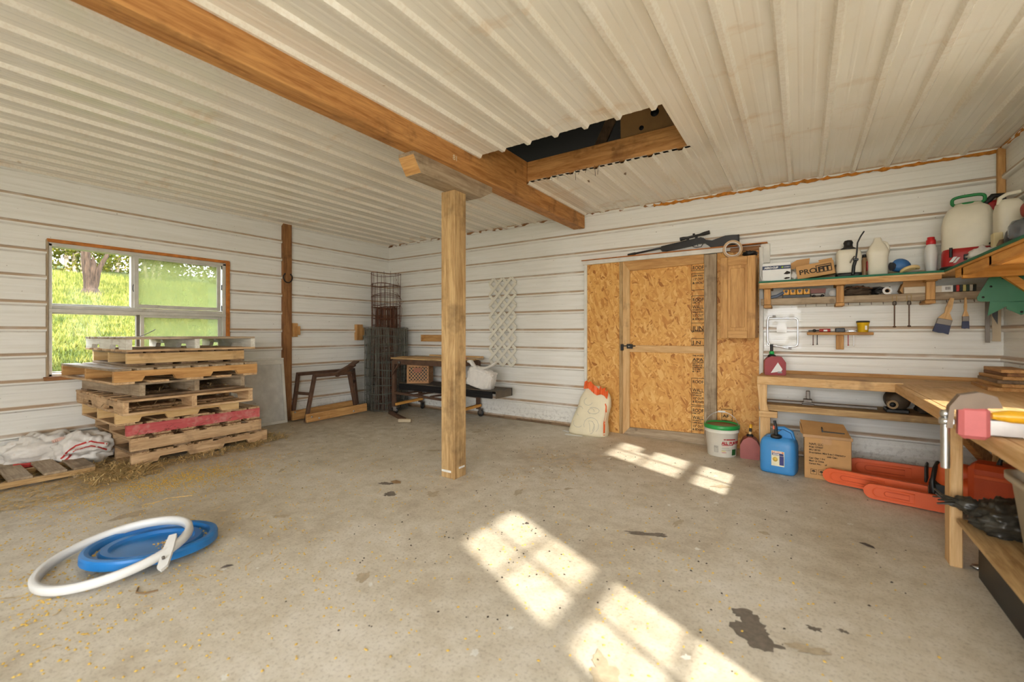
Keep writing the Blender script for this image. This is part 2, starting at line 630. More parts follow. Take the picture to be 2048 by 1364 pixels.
def sheets(parent, mapf, u0, u1, w0, w1, ph, holes, mat, start):
    """cover a rectangle with 0.914 m wide sheets, leaving out the holes (ua, ub, wa, wb)"""
    rows, w = [w0], start
    while w < w1 - .02:
        if w > w0 + .02:
            rows.append(w)
        w += 4 * PITCH
    rows.append(w1)
    for a, b in zip(rows, rows[1:]):
        cuts = sorted({a, b} | {h for q in holes for h in q[2:] if a < h < b})
        for c, d in zip(cuts, cuts[1:]):
            segs = [(u0, u1)]
            for (ua, ub, wa, wb) in holes:
                if wa < (c + d) / 2 < wb:
                    new = []
                    for (p, q) in segs:
                        if ub <= p or ua >= q:
                            new.append((p, q))
                        else:
                            if p < ua:
                                new.append((p, ua))
                            if ub < q:
                                new.append((ub, q))
                    segs = new
            for (p, q) in segs:
                sheet(parent, mapf, p, q, c, d, ph, mat)

floor = link('floor', MB().box(-.15, W + .15, FRONT - .3, .15, -.15, 0).mesh('floor', concrete()))
def stain(x, y, rx, ry, seed, mat, rot=0, n=36, rag=.75):
    h = .0004 + .00003 * (seed % 90)
    vs = [(x, y, h)]
    for i in range(n):
        a = 2 * PI * i / n
        k = 1 + rag * noise.noise(Vector((math.cos(a) * 1.6, math.sin(a) * 1.6, seed * 2.3))) + rag * .5 * noise.noise(Vector((math.cos(a) * 4, math.sin(a) * 4, seed * 1.3)))
        u, w = rx * k * math.cos(a), ry * k * math.sin(a)
        vs.append((x + u * math.cos(rot) - w * math.sin(rot), y + u * math.sin(rot) + w * math.cos(rot), h))
    part(floor, 'stain', MB().add(vs, [(0, 1 + i, 1 + (i + 1) % n) for i in range(n)]), mat)
M_ST1 = paint('oil_stain', s(122, 112, 100), .7, var=.22, scale=40)
M_ST2 = paint('faint_stain', s(186, 170, 144), .7, var=.15, scale=40)
M_ST3 = paint('lime_spot', s(232, 228, 218), .7, var=.08, scale=40)
for k, (x, y, rx, ry, rot) in enumerate(((5.44, -2.94, .075, .075, .3), (5.47, -3.00, .05, .035, 0), (5.40, -2.86, .05, .04, .5), (5.63, -2.80, .022, .016, 0), (5.72, -2.76, .015, .012, 0), (4.83, -2.37, .10, .022, .45), (4.92, -2.33, .05, .026, .4),
                                    (2.98, -2.60, .06, .03, .5), (3.17, -2.74, .045, .035, .5))):
    stain(x, y, rx, ry, k, M_ST1, rot)
rs = random.Random(21)
for k in range(16):
    stain(rs.uniform(2.0, 5.9), rs.uniform(-4.2, -.6), rs.uniform(.02, .09), rs.uniform(.015, .05), 50 + k, M_ST2, rs.uniform(0, 3))
for k in range(46):
    u = rs.uniform(.005, .015)
    stain(rs.uniform(1.6, 5.9), rs.uniform(-4.4, -.6), u * rs.uniform(1, 1.8), u, 90 + k, M_ST3, rs.uniform(0, 3))
tag(floor, 'worn concrete floor with dark stains and pale spatter', 'floor', None, 'structure')

wall_left = thing('wall_left', 'white ribbed metal wall holding the wide window', 'wall', kind='structure')
sheets(wall_left, lambda u, w, d: (d, u, w), FRONT, 0, 0, 2.6, RIB0 - 30 * PITCH, [(-3.87, -2.385, .745, 1.965)], M_WALL, .05)
wall_back = thing('wall_back', 'white ribbed metal wall holding the particle board door', 'wall', kind='structure')
sheets(wall_back, lambda u, w, d: (u, -d, w), 0, W, 0, 2.6, RIB0 - 30 * PITCH, [(3.45, 5.26, -.1, 1.95)], M_WALL, .05)
wall_right = thing('wall_right', 'white ribbed metal wall beside the long workbench', 'wall', kind='structure')
RW = [(-2.39, -1.77, .90, 2.13), (-4.48, -3.86, .90, 2.13), (-7.35, -5.85, -.1, 2.3)]
sheets(wall_right, lambda u, w, d: (W - d, u, w), FRONT, 0, 0, 2.6, RIB0 - 30 * PITCH, RW, M_WALL, .05)
wall_front = thing('wall_front', 'white ribbed metal wall around the open doorway', 'wall', kind='structure')
sheets(wall_front, lambda u, w, d: (u, FRONT + d, w), 0, W, 0, 2.6, RIB0 - 30 * PITCH, [(4.0, 6.65, -.1, 2.38)], M_WALL, .05)

ceiling = thing('ceiling', 'cream ribbed metal ceiling with rectangular opening', 'ceiling', kind='structure')
cmap = lambda u, w, d: (w, u, HT - d)
sheets(ceiling, cmap, FRONT, 0, 0, 3.31, CRIB, [], M_CEIL, .12)
sheets(ceiling, cmap, FRONT, 0, 3.43, W, CRIB, [(-2.06, -1.34, 3.40, 4.868)], M_CEIL, 3.78)

# dark roof space over the ceiling
roof = thing('roof', 'dark roof space above the ceiling opening', 'roof', kind='structure')
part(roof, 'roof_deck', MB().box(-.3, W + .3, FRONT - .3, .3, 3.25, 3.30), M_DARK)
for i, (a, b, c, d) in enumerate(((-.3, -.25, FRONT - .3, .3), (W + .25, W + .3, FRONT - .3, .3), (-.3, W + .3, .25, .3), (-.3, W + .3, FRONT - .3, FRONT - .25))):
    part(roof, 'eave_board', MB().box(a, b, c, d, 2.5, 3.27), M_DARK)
for x in (3.9, 4.25):
    part(roof, 'truss_web', MB().beam((x, -1.05, 2.56), (x + .3, -.95, 3.25), .04, .09), wood('dark', 'Z'))
for y in (-2.4, -.75):
    part(roof, 'joist', MB().box(3.45, W, y - .02, y + .02, 2.575, 2.72), wood('dark', 'X'))

# unseen lean-to added outside to keep direct sun out of the side doorway
lean = thing('sun_block_roof', 'added grey lean-to blocking the sun outside the side doorway', 'roof', (7.1, -7.65, 0), kind='structure')
part(lean, 'sun_block_sheet', MB().beam((.05, 0, 2.62), (3.4, 0, 2.35), 3.9, .04), M_DSTEEL)
for y in (-1.7, 1.7):
    part(lean, 'sun_block_post', MB().box(3.25, 3.35, y - .05, y + .05, -.2, 2.33), wood('grey', 'Z'))

# boards framing the hatch
hb = MB().box(3.445, 4.90, -1.335, -1.295, 2.55, 2.735, .004)
hb = solid('hatch_board', 'orange brown board along the far side of the ceiling opening', 'board', hb, wood('beam', 'X'), (4.2, -1.31, 2.55))
rt_ = random.Random(4)
for x in (3.72, 3.78, 3.94, 3.98, 4.05, 4.12, 4.16):
    L = rt_.uniform(.04, .10)
    part(hb, 'loose_thread', MB().tube([(x, -1.337, 2.56), (x + rt_.uniform(-.01, .01), -1.345, 2.56 - L * .5), (x + rt_.uniform(-.02, .02), -1.35, 2.56 - L)], .0016, 4), M_BLACK, True)
bx = thing('cardboard_box', 'brown cardboard box with round holes stored above the ceiling opening', 'box', (4.57, -1.03, 2.735))
part(bx, 'body', MB().box(-.27, .27, -.18, .18, .0, .30, .004), M_CARD)
for (x, z, r) in ((.02, .20, .035), (.14, .16, .022), (-.09, .10, .02)):
    part(bx, 'hole', MB().lathe([(r, 0), (r, .002)], 12, Matrix.Translation((x, -.1805, z)) @ Matrix.Rotation(PI / 2, 4, 'X')), M_BLACK)
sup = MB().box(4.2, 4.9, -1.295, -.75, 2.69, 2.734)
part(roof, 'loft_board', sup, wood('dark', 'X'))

# beam, post and bolster
beam_t = thing('support_beam', 'long orange brown wooden beam crossing the ceiling', 'beam', (3.37, -3.3, 2.385), kind='structure')
part(beam_t, 'plank', MB().box(3.30, 3.37, FRONT + .02, -.022, 2.378, 2.74, .004), wood('beam', 'Y'), True)
part(beam_t, 'plank', MB().box(3.371, 3.442, FRONT + .02, -.022, 2.375, 2.74, .004), wood('beam', 'Y'), True)
post = thing('support_post', 'square weathered timber post standing under the ceiling beam', 'post', (3.283, -2.187, 0), kind='structure')
part(post, 'shaft', MB().box(-.07, .07, -.07, .07, .0, 2.245, .005), wood('treated', 'Z'))
bol = [(-.53, .105), (-.46, .0), (.22, .0), (.375, .085), (.375, .135), (-.53, .135)]
part(post, 'bolster', MB().prism(bol, -.045, .105, 'yz', 0, Matrix.Translation((0, 0, 2.245)) @ Matrix.Rotation(0, 4, 'Z')), wood('grey', 'Y'))
part(post, 'cut_end', MB().beam((.03, -.532, 2.352), (.03, -.463, 2.247), .145, .004, (0, -1, -.6)), wood('oak', 'X'))
for (x, z) in ((-.03, .03), (.0, .028)):
    pass
part(post, 'paint_smear', MB().box(-.062, .035, -.0712, -.0702, .045, .062), M_WHITE)
part(post, 'paint_smear', MB().box(.0702, .0712, -.02, .05, .07, .085), M_WHITE)
num = text(beam_t, 'painted_mark', '81', .055, (.073, .92, .03), (PI / 2, 0, PI / 2), paint('cream_mark', s(224, 214, 190), .6))

# timber posts and edging on the walls
trim_1 = solid('trim_1', 'dark brown timber post on the wall beside the wide window', 'post', MB().box(.0, .04, -1.765, -1.645, 0, 2.55, .004), wood('brown', 'Z'), (.02, -1.7, 0), None, 'structure')
trim_2 = solid('trim_2', 'orange timber post in the corner above the sprayer', 'post', MB().box(W - .045, W - .001, -.055, -.02, 1.6, 2.53, .004), wood('oak', 'Z'), (W - .03, -.04, 1.6), None, 'structure')
def ragged(a, b, n, w, seed, name, label, mat):
    r = random.Random(seed)
    a, b = Vector(a), Vector(b)
    pts = [a.lerp(b, i / n) + Vector((0, r.uniform(-.004, .004), r.uniform(-.006, .006))) for i in range(n + 1)]
    o = solid(name, label, 'trim', MB().tube(pts, [w * r.uniform(.5, 1.25) for _ in pts], 6), mat, tuple(a.lerp(b, .5)), None, 'structure')
    return o
ragged((4.25, -.014, HT - .030), (W - .02, -.014, HT - .030), 90, .016, 3, 'trim_3', 'orange foam seam between back wall and ceiling', M_FOAM)
ragged((.0, -.012, HT - .016), (4.25, -.012, HT - .016), 90, .014, 4, 'trim_4', 'dark brown seam between back wall and ceiling', wood('brown', 'X'))
ragged((W - .012, -.02, HT - .018), (W - .012, -4.5, HT - .018), 90, .015, 5, 'trim_5', 'orange foam seam between bench wall and ceiling', M_FOAM)
base_b = solid('baseboard_back', 'dirty grey sill along the foot of the back wall', 'baseboard', MB().box(.02, 3.44, -.028, -.0, 0, .03, .004), wood('dark', 'X'), (1.7, -.01, 0), None, 'structure')

# ---- wide window in the left wall: two sliding units one above the other
M_PANE = glassy('dirty_pane', s(150, 158, 104), .62, gloss=.02)
M_CLEAR = glassy('clear_pane', s(220, 225, 220), .004, gloss=.008)
win = thing('window_1', 'wide window of four sliding panes looking out on grass', 'window', (0, -3.13, .745), kind='structure')
def wp(name, mb, m, label=None):
    return part(win, name, mb, m, True, label)
ya, yb, za, zb = -3.87, -2.385, .745, 1.965
wp('foam_edge', MB().box(-.09, .024, ya, yb, zb - .022, zb + .008, .004), M_RUSTWOOD)
wp('foam_edge', MB().box(-.09, .026, yb - .035, yb + .004, za, zb, .004), M_RUSTWOOD)
wp('foam_edge', MB().box(-.09, .022, ya - .004, ya + .012, za, zb, .003), wood('grey', 'Z'))
wp('sill', MB().box(-.10, .05, ya - .02, yb + .02, za - .035, za, .004), wood('brown', 'Y'))
wp('frame_rail', MB().box(-.10, .012, ya + .012, yb - .035, zb - .055, zb - .022, .003), M_ALU)
wp('frame_rail', MB().box(-.10, .012, ya + .012, yb - .035, za, za + .022, .003), M_ALU)
wp('frame_stile', MB().box(-.10, .012, ya + .012, ya + .035, za, zb - .03, .003), M_ALU)
wp('frame_stile', MB().box(-.10, .012, yb - .07, yb - .035, za, zb - .03, .003), M_ALU)
wp('frame_rail', MB().box(-.10, .016, ya + .012, yb - .035, 1.318, 1.352, .003), M_ALU)
wp('frame_rail', MB().box(-.095, .004, ya + .012, yb - .035, 1.352, 1.385, .003), M_ALU)
def sash(y0, y1, z0, z1, x, fr, glass, name):
    o = wp(name, MB().box(x - .012, x + .012, y0, y0 + fr, z0, z1, .002).box(x - .012, x + .012, y1 - fr, y1, z0, z1, .002)
           .box(x - .012, x + .012, y0 + fr, y1 - fr, z0, z0 + fr, .002).box(x - .012, x + .012, y0 + fr, y1 - fr, z1 - fr, z1, .002), M_ALU)
    g = link('pane', MB().box(x - .002, x + .002, y0 + fr, y1 - fr, z0 + fr, z1 - fr).mesh('pane', glass, tuple(win.location)), o)
    return o
sash(-3.255, -2.47, 1.388, 1.925, -.015, .036, M_PANE, 'sash')
sash(-3.84, -3.215, 1.388, 1.925, -.055, .014, M_CLEAR, 'sash')
sash(-3.20, -2.46, .77, 1.322, -.03, .030, M_PANE, 'sash')
sash(-3.84, -3.165, .77, 1.322, -.065, .014, M_CLEAR, 'sash')
wp('meeting_stile', MB().box(-.075, -.018, -3.275, -3.25, 1.385, 1.925, .002), M_ALU)
wp('meeting_stile', MB().box(-.09, -.045, -3.225, -3.195, .767, 1.322, .002), M_DSTEEL)
wp('latch', MB().tube([(.0, -3.262, 1.62), (.012, -3.27, 1.60), (.012, -3.27, 1.57), (.0, -3.262, 1.55)], .004, 6), M_BLACK)
for z in (1.42, 1.66, 1.90):
    wp('hinge', MB().box(-.006, .004, -2.464, -2.457, z - .03, z + .03), M_BLACK)

# ---- two sash windows in the right wall; the sun comes through them
M_WPANE = glassy('sun_pane', s(230, 230, 220), .04)
def sash_window(n, yc, label):
    y0, y1, z0, z1 = yc - .31, yc + .31, .90, 2.13
    w = thing('window_%d' % n, label, 'window', (W, yc, z0), kind='structure')
    x0, x1 = W - .01, W + .06
    def p(nm, mb, m=M_WHITE):
        return part(w, nm, mb, m, True)
    p('frame_stile', MB().box(x0, x1, y0, y0 + .04, z0, z1))
    p('frame_stile', MB().box(x0, x1, y1 - .04, y1, z0, z1))
    p('frame_rail', MB().box(x0, x1, y0, y1, z0, z0 + .03))
    p('frame_rail', MB().box(x0, x1, y0, y1, z1 - .03, z1))
    p('meeting_rail', MB().box(x0, x1 - .02, y0, y1, 1.475, 1.54))
    for (a, b) in ((z0 + .03, 1.475), (1.54, z1 - .03)):
        p('muntin', MB().box(x0 + .02, x0 + .035, y0, y1, (a + b) / 2 - .009, (a + b) / 2 + .009))
        p('muntin', MB().box(x0 + .02, x0 + .035, yc - .009, yc + .009, a, b))
        p('pane', MB().box(x0 + .026, x0 + .029, y0 + .04, y1 - .04, a, b), M_WPANE)
sash_window(2, -2.08, 'small sash window with white bars above the workbench')
sash_window(3, -4.17, 'small sash window with white bars nearer the open doorway')

# ---- outdoors
def ground_z(x, y):
    n = .12 * noise.noise(Vector((x * .25, y * .25, 0))) + .05 * noise.noise(Vector((x * .9, y * .9, 3)))
    if x > -.6:
        return -.16
    t = min(1, (-.6 - x) / 1.2)
    return (1 - t) * -.16 + t * (.16 + .154 * min(-x - .5, 40) + n)
def grass_mat():
    t = NT('grass')
    b = t.bsdf(.8, 0, .2)
    v = t.coord((1, 1, 1), False)
    c = t.ramp(t.math('ADD', t.math('MULTIPLY', t.noise(v, .7, 5), .6), t.math('MULTIPLY', t.noise(v, 6, 5, .7), .4)),
               [(.34, (.030, .048, .005, 1)), (.5, (.085, .098, .009, 1)), (.66, (.17, .16, .025, 1))])
    sep = t.n('ShaderNodeSeparateXYZ')
    tc = t.n('ShaderNodeTexCoord')
    t.l(tc.outputs['Object'], sep.inputs[0])
    yard = t.ramp(t.math('ADD', t.math('MULTIPLY', sep.outputs['X'], .5), t.noise(v, 3, 4)), [(.3, (0, 0, 0, 1)), (.7, (1, 1, 1, 1))])
    c = t.mix(yard, c, s(200, 188, 168))  # unseen yard made pale so its bounce light is not green
    t.l(c, b.inputs['Base Color'])
    t.bump(b, t.noise(v, 14, 5, .7), .8, .05)
    return t.m
M_GRASS = grass_mat()
gv, gf = [], []
xs = [-70 + i * 1.0 for i in range(60)] + [-10 + i * .25 for i in range(42)] + [2, 6, 12, 20, 40, 70]
ys = [-50 + i * 3 for i in range(12)] + [-14 + i * .6 for i in range(60)] + [24, 30, 40, 60]
for x in xs:
    for y in ys:
        gv.append((x, y, ground_z(x, y)))
for i in range(len(xs) - 1):
    for j in range(len(ys) - 1):
        a = i * len(ys) + j
        gf.append((a, a + 1, a + len(ys) + 1, a + len(ys)))
gm = MB()
gm.add(gv, gf, 0, True)
ground = link('ground', gm.mesh('ground', M_GRASS))
tag(ground, 'sunlit grassy slope outside the wide window', 'ground', None, 'structure')
gb = MB()
r = random.Random(5)
for i in range(34000):
    x = -1.6 - 26 * r.random() ** 1.5
    t = (5.59 - x) / 1.3
    y = -4.84 + t * r.uniform(.12, .52)
    z = ground_z(x, y)
    far = 1 + max(0, -x - 6) * .05
    h = r.uniform(.05, .16) * far
    a = r.uniform(0, PI)
    dx, dy = math.cos(a) * .013 * far, math.sin(a) * .013 * far
    lx, ly = r.uniform(-.07, .07), r.uniform(-.07, .07)
    gb.add([(x - dx, y - dy, z - .02), (x + dx, y + dy, z - .02), (x + lx, y + ly, z + h)], [(0, 1, 2)])
def blade_mat():
    t = NT('grass_blade')
    b = t.bsdf(.7, 0, .2)
    v = t.coord((1, 1, 1), False)
    c = t.ramp(t.noise(v, 3.1, 5, .7), [(.35, (.026, .046, .004, 1)), (.48, (.095, .11, .010, 1)), (.62, (.26, .23, .05, 1))])
    t.l(c, b.inputs['Base Color'])
    return t.m
gro = link('grass', gb.mesh('grass', blade_mat()))
tag(gro, 'bright green grass growing on the slope outside the window', 'grass', None, 'stuff')

def bark(name, c1, c2):
    t = NT(name)
    b = t.bsdf(.85, 0, .2)
    v = t.coord((6, 6, 1.2), False)
    n = t.noise(v, 2.0, 6, .7)
    t.l(t.ramp(n, [(.35, c1), (.65, c2)]), b.inputs['Base Color'])
    t.bump(b, n, .9, .04)
    return t.m
M_BARK = bark('bark', (.018, .011, .007, 1), (.09, .055, .034, 1))
M_BARK2 = bark('pale_bark', (.22, .17, .11, 1), (.45, .37, .26, 1))
def leafm(name, c1, c2, c3):
    t = NT(name)
    d = t.n('ShaderNodeBsdfDiffuse')
    tl = t.n('ShaderNodeBsdfTranslucent')
    v = t.coord((1, 1, 1), False)
    c = t.ramp(t.noise(v, 1.7, 4, .7), [(.35, c1), (.52, c2), (.68, c3)])
    t.l(c, d.inputs[0])
    t.l(c, tl.inputs[0])
    m = t.n('ShaderNodeMixShader')
    m.inputs[0].default_value = .4
    t.l(d.outputs[0], m.inputs[1])
    t.l(tl.outputs[0], m.inputs[2])
    t.l(m.outputs[0], t.out.inputs[0])
    return t.m
M_LEAF = leafm('leaf', (.045, .07, .012, 1), (.14, .14, .02, 1), (.28, .23, .035, 1))
def leaves(mb, r, cx, cy, cz, rx, ry, rz, n, size):
    for i in range(n):
        while True:
            p = Vector((r.uniform(-1, 1), r.uniform(-1, 1), r.uniform(-1, 1)))
            if p.length <= 1 and noise.noise(p * 2.2 + Vector((cx, cy, cz))) > -.12:
                break
        c = Vector((cx + p.x * rx, cy + p.y * ry, cz + p.z * rz))
        a = Vector((r.uniform(-1, 1), r.uniform(-1, 1), r.uniform(-1, 1))).normalized()
        b = a.orthogonal().normalized()
        u = size * r.uniform(.6, 1.3)
        mb.add([c - a * u, c + b * u * .5, c + a * u, c - b * u * .5], [(0, 1, 2, 3)])
# the forked tree on the slope
tx, ty = -15.5, -.08
tz = ground_z(tx, ty) - .05
tree = thing('tree', 'thick forked tree with dark bark on the grassy slope', 'tree', (tx, ty, tz))
tree.scale = (.68, .68, .9)
tm = MB()
tm.tube([(0, .0, -.1), (0, .0, .15), (0, -.06, .55), (0, -.14, 1.1), (0, -.20, 1.7), (0, -.22, 2.6), (0, -.1, 3.6), (.3, .2, 4.8)], [.40, .30, .23, .20, .19, .17, .12, .06], 12)
tm.tube([(.03, .02, .2), (.05, .16, .55), (.08, .24, .95), (.1, .36, 1.25), (.1, .62, 1.7), (0, .95, 2.4), (-.2, 1.4, 3.4)], [.20, .17, .14, .10, .08, .07, .04], 10)
tm.tube([(0, .0, .55), (.05, .05, .95), (.05, .10, 1.35), (.02, .08, 1.6)], [.2, .17, .12, .03], 8)
for k in range(6):
    a = k * PI / 3 + .3
    tm.tube([(math.cos(a) * .2, math.sin(a) * .2, .25), (math.cos(a) * .36, math.sin(a) * .36, .06), (math.cos(a) * .6, math.sin(a) * .55, -.08)], [.13, .08, .03], 7)
part(tree, 'trunk', tm, M_BARK)
lm = MB()
leaves(lm, random.Random(8), 0, .3, 5.6, 2.4, 2.4, 1.6, 1100, .13)
part(tree, 'crown', lm, M_LEAF)
spots = [(-30, -7.5), (-33, -3.5), (-29.5, -1.0), (-33.5, .8), (-30.5, 2.6), (-34.5, 5.2), (-30, 6.2), (-33.5, 8.4), (-30.5, 10.6), (-33, 13.5), (-30, 16)]
look = ['leftmost of the pale trees', 'second of the pale trees', 'third of the pale trees', 'fourth of the pale trees', 'fifth of the pale trees', 'sixth of the pale trees',
        'seventh of the pale trees', 'eighth of the pale trees', 'ninth of the pale trees', 'tenth of the pale trees', 'last of the pale trees']
for i, (x, y) in enumerate(spots):
    r = random.Random(40 + i)
    z = ground_z(x, y)
    b = thing('woodland_tree', look[i] + ' at the top of the slope, counted from the left', 'tree', (x, y, z), 0, 'pale trees at the top of the slope')
    tb = MB()
    for k in range(3):
        a = r.uniform(0, 6.28)
        tb.tube([(.1 * k, .3 * (k - 1), -.1), (.2 * math.cos(a), .5 * (k - 1) + .2 * math.sin(a), 1.8), (.5 * math.cos(a), .9 * (k - 1) + .4 * math.sin(a), 4.5)], [.12, .09, .04], 6)
    for k in range(10):
        a = r.uniform(0, 6.28)
        h = r.uniform(.6, 3.2)
        tb.tube([(0, r.uniform(-.6, .6), h), (.8 * math.cos(a), 1.1 * math.sin(a), h + .7), (1.3 * math.cos(a), 1.7 * math.sin(a), h + r.uniform(.5, 1.6))], [.045, .03, .012], 5)
    part(b, 'trunk', tb, M_BARK2)
    lv = MB()
    leaves(lv, r, 0, 0, 3.4, 1.6, 2.1, 2.6, 2100, .13)
    leaves(lv, r, 0, 0, .9, 1.2, 2.0, 1.0, 900, .12)
    part(b, 'crown', lv, M_LEAF)

# ---- the particle board door and the panels beside it
M_OSB = osb()
door = thing('door_1', 'particle board door framed with pine boards and dark latch', 'door', (4.33, 0, 0), kind='structure')
def dp(name, mb, m, label=None):
    return part(door, name, mb, m, True, label)
dp('board_panel', MB().box(3.93, 4.80, -.022, .01, .03, 1.935), M_OSB)
dp('stile', MB().prism([(3.915, .0), (3.992, .085), (3.992, 1.825), (3.915, 1.935)], -.045, -.021), wood('pine', 'Z'))
dp('rail', MB().prism([(3.915, 1.936), (3.992, 1.826), (4.76, 1.845), (4.76, 1.936)], -.045, -.021), wood('oak', 'X'))
dp('rail', MB().box(3.993, 4.762, -.047, -.021, .925, 1.000, .002), wood('pine', 'X'))
dp('rail', MB().prism([(3.915, .0), (4.775, .0), (4.775, .105), (3.993, .085)], -.045, -.021), wood('grey', 'X'))
dp('stile', MB().box(4.763, 4.878, -.047, -.021, .0, 1.93, .002), wood('grey', 'Z'))
lat = dp('latch', MB().box(3.905, 4.06, -.056, -.046, .985, .997, .002).box(3.965, 4.03, -.07, -.046, .962, 1.012, .004).box(3.895, 3.925, -.066, -.046, .94, 1.01, .003), M_BLACK, 'black slide bolt')
link('latch_knob', MB().tube([(.0, -.068, .987), (.0, -.095, .987)], .007, 8).mesh('latch_knob', M_STEEL, (.33, 0, 0)), lat)
dp('threshold', MB().box(3.46, 5.26, -.012, .15, -.02, .012), wood('dark', 'X'))
jamb = dp('jamb', MB().box(3.868, 3.912, -.034, .02, .0, 1.94, .003), wood('treated', 'Z'))
for (x0, x1, nm) in ((3.474, 3.867, 'sheathing_board'), (4.880, 5.250, 'sheathing_board')):
    o = part(wall_back, nm, MB().box(x0, x1, -.016, .02, .0, 1.94), M_OSB)
o = part(wall_back, 'cover_strip', MB().box(5.10, 5.19, -.022, -.0165, .0, 1.1), M_OSB)
part(wall_back, 'trim_board', MB().box(3.438, 3.474, -.036, .0, .0, 1.955, .003), M_WHITE)
part(wall_back, 'trim_board', MB().box(5.250, 5.285, -.045, .0, .0, 1.955, .003), M_WHITE)
part(wall_back, 'trim_board', MB().box(3.425, 4.96, -.05, .0, 1.938, 1.985, .003), M_WHITE)
part(wall_back, 'ledge', MB().box(3.42, 5.32, -.075, .0, 1.985, 1.993, .002), M_RUSTWOOD)
part(wall_back, 'trim_board', MB().box(5.0, 5.26, -.03, .0, 1.93, 1.975, .003), wood('brown', 'X'))
part(wall_back, 'trim_board', MB().box(5.262, 5.34, -.03, .0, 1.80, 1.984, .003), M_WHITE)
part(wall_back, 'light_leak_cover', MB().box(3.35, 5.4, .04, .06, -.1, 2.2), M_DARK)  # unseen board added to stop sky light leaking in above the door
# stamps printed on the door board
def stamp(z, rows, frame=True, h=None, x=4.70, w=.13):
    hh = h or (len(rows) * .05)
    if frame:
        fr = MB()
        for (a, b, c, d) in ((x - w / 2, x + w / 2, z, z + .005), (x - w / 2, x + w / 2, z - hh, z - hh + .005), (x - w / 2, x - w / 2 + .004, z - hh, z), (x + w / 2 - .004, x + w / 2, z - hh, z)):
            fr.box(a, b, -.0228, -.0221, c, d)
        dp('stamp_frame', fr, M_INK)
    zz = z
    for (txt, sz) in rows:
        zz -= sz * 1.12
        if not txt:
            continue
        o = text(door, 'stamp_print', txt, sz, (x - w / 2 + .012 - door.location.x, -.0225, zz), RXZ, M_INK, 1.0, 'LEFT', .0008)
        o.scale.x = min(1.25, (w - .024) / max(.01, max(v.co.x for v in o.data.vertices)))
stamp(1.845, [('ROOF', .05)], True, .07)
stamp(1.745, [('LAPS WALL', .026), ('1/3" OUT', .036), ('& HOL.', .032)], True, .17)
stamp(1.515, [('ROOF', .05), ('CEIL. BY', .016), ('WALL', .05), ('STUDS 24', .016), ('WALLS WALL', .022), ('1/3" OUT', .036), ('& EDGES', .030)], True, .36)
stamp(1.235, [('JUN', .07)], True, .09)
stamp(1.075, [('J N', .05)], True, .07)
stamp(.915, [('THE WOOD', .018), ('APA', .045), ('RATED SHEATHING', .012), ('24/16  7/16', .018), ('SIZED FOR', .016), ('EXPOSURE 1', .018), ('PS 2  PRP', .016), ('8 9 8 9', .022)], False)
stamp(.665, [('ROOF', .042), ('', .03), ('WALL', .05), ('STUDS 24', .016), ('WALLS', .022), ('1/3" OUT', .032), ('& EDGES', .030)], True, .275)
stamp(.375, [('ROOF', .05), ('CEIL. BY', .016), ('WALL', .05), ('STUDS 24', .016), ('LAPS WALL', .022), ('1/3" OUT', .034), ('& EDGES', .030)], True, .285)
stamp(.372, [('', .03), ('AF', .04)], True, .11, 4.97, .10)

# ---------------------------------------------------------------- things along the left wall
def pallet(label, near, z, sx, sy, h, axis, kinds, notched, nt, nb, rz=0, seed=0, group=None, name='pallet', gap=None, front=None, back=None):
    """near: the corner nearest the room; the pallet runs sx towards the wall (-X) and sy along it (+Y). axis: the way its stringers run."""
    r = random.Random(seed)
    t = thing(name, label, 'pallet', (near[0], near[1], z), rz, group)
    ks, kt, kb = kinds
    db = .018
    def stringer(c, L, ax, m):
        a, b = db, h - db
        if notched:
            n0, n1, nh = .16 * L, .38 * L, (h - 2 * db) * .45
            poly = [(0, a), (n0, a), (n0 + .02, a + nh), (n1 - .02, a + nh), (n1, a), (L - n1, a), (L - n1 + .02, a + nh), (L - n0 - .02, a + nh), (L - n0, a), (L, a), (L, b), (0, b)]
        else:
            poly = [(0, a), (L, a), (L, b), (0, b)]
        mb = MB()
        if ax == 'Y':
            mb.prism(poly, c - .019, c + .019, 'yz')
        else:
            mb.prism([(-p, q) for p, q in poly], c - .019, c + .019, 'xz')
        part(t, 'stringer', mb, m)
    if axis == 'Y':
        for i, c in enumerate((-.02, -sx / 2, -sx + .02)):
            stringer(c, sy, 'Y', (wood(front, 'Y') if front and i == 0 else wood(back, 'Y') if back and i == 2 else wood(ks, 'Y')))
        L, n_len = sy, sx
    else:
        for i, c in enumerate((.02, sy / 2, sy - .02)):
            stringer(c, sx, 'X', wood(ks, 'X'))
        L, n_len = sx, sy
    for zz, n, k, nm in ((h - db, nt, kt, 'deck_board'), (0, nb, kb, 'bottom_board')):
        bw = min(.125, L / n * .8)
        for i in range(n):
            c = bw / 2 + (L - bw) * i / max(1, n - 1)
            if 0 < i < n - 1:
                c += r.uniform(-.012, .012)
            o0, o1 = r.uniform(-.006, .006), r.uniform(-.006, .006)
            mb = MB()
            if axis == 'Y':
                mb.box(-sx + o0, o1, c - bw / 2, c + bw / 2, zz, zz + db, .002)
                part(t, nm, mb, wood(k, 'X'))
            else:
                mb.box(-c - bw / 2, -c + bw / 2, o0, sy + o1, zz, zz + db, .002)
                part(t, nm, mb, wood(k, 'Y'))
    return t

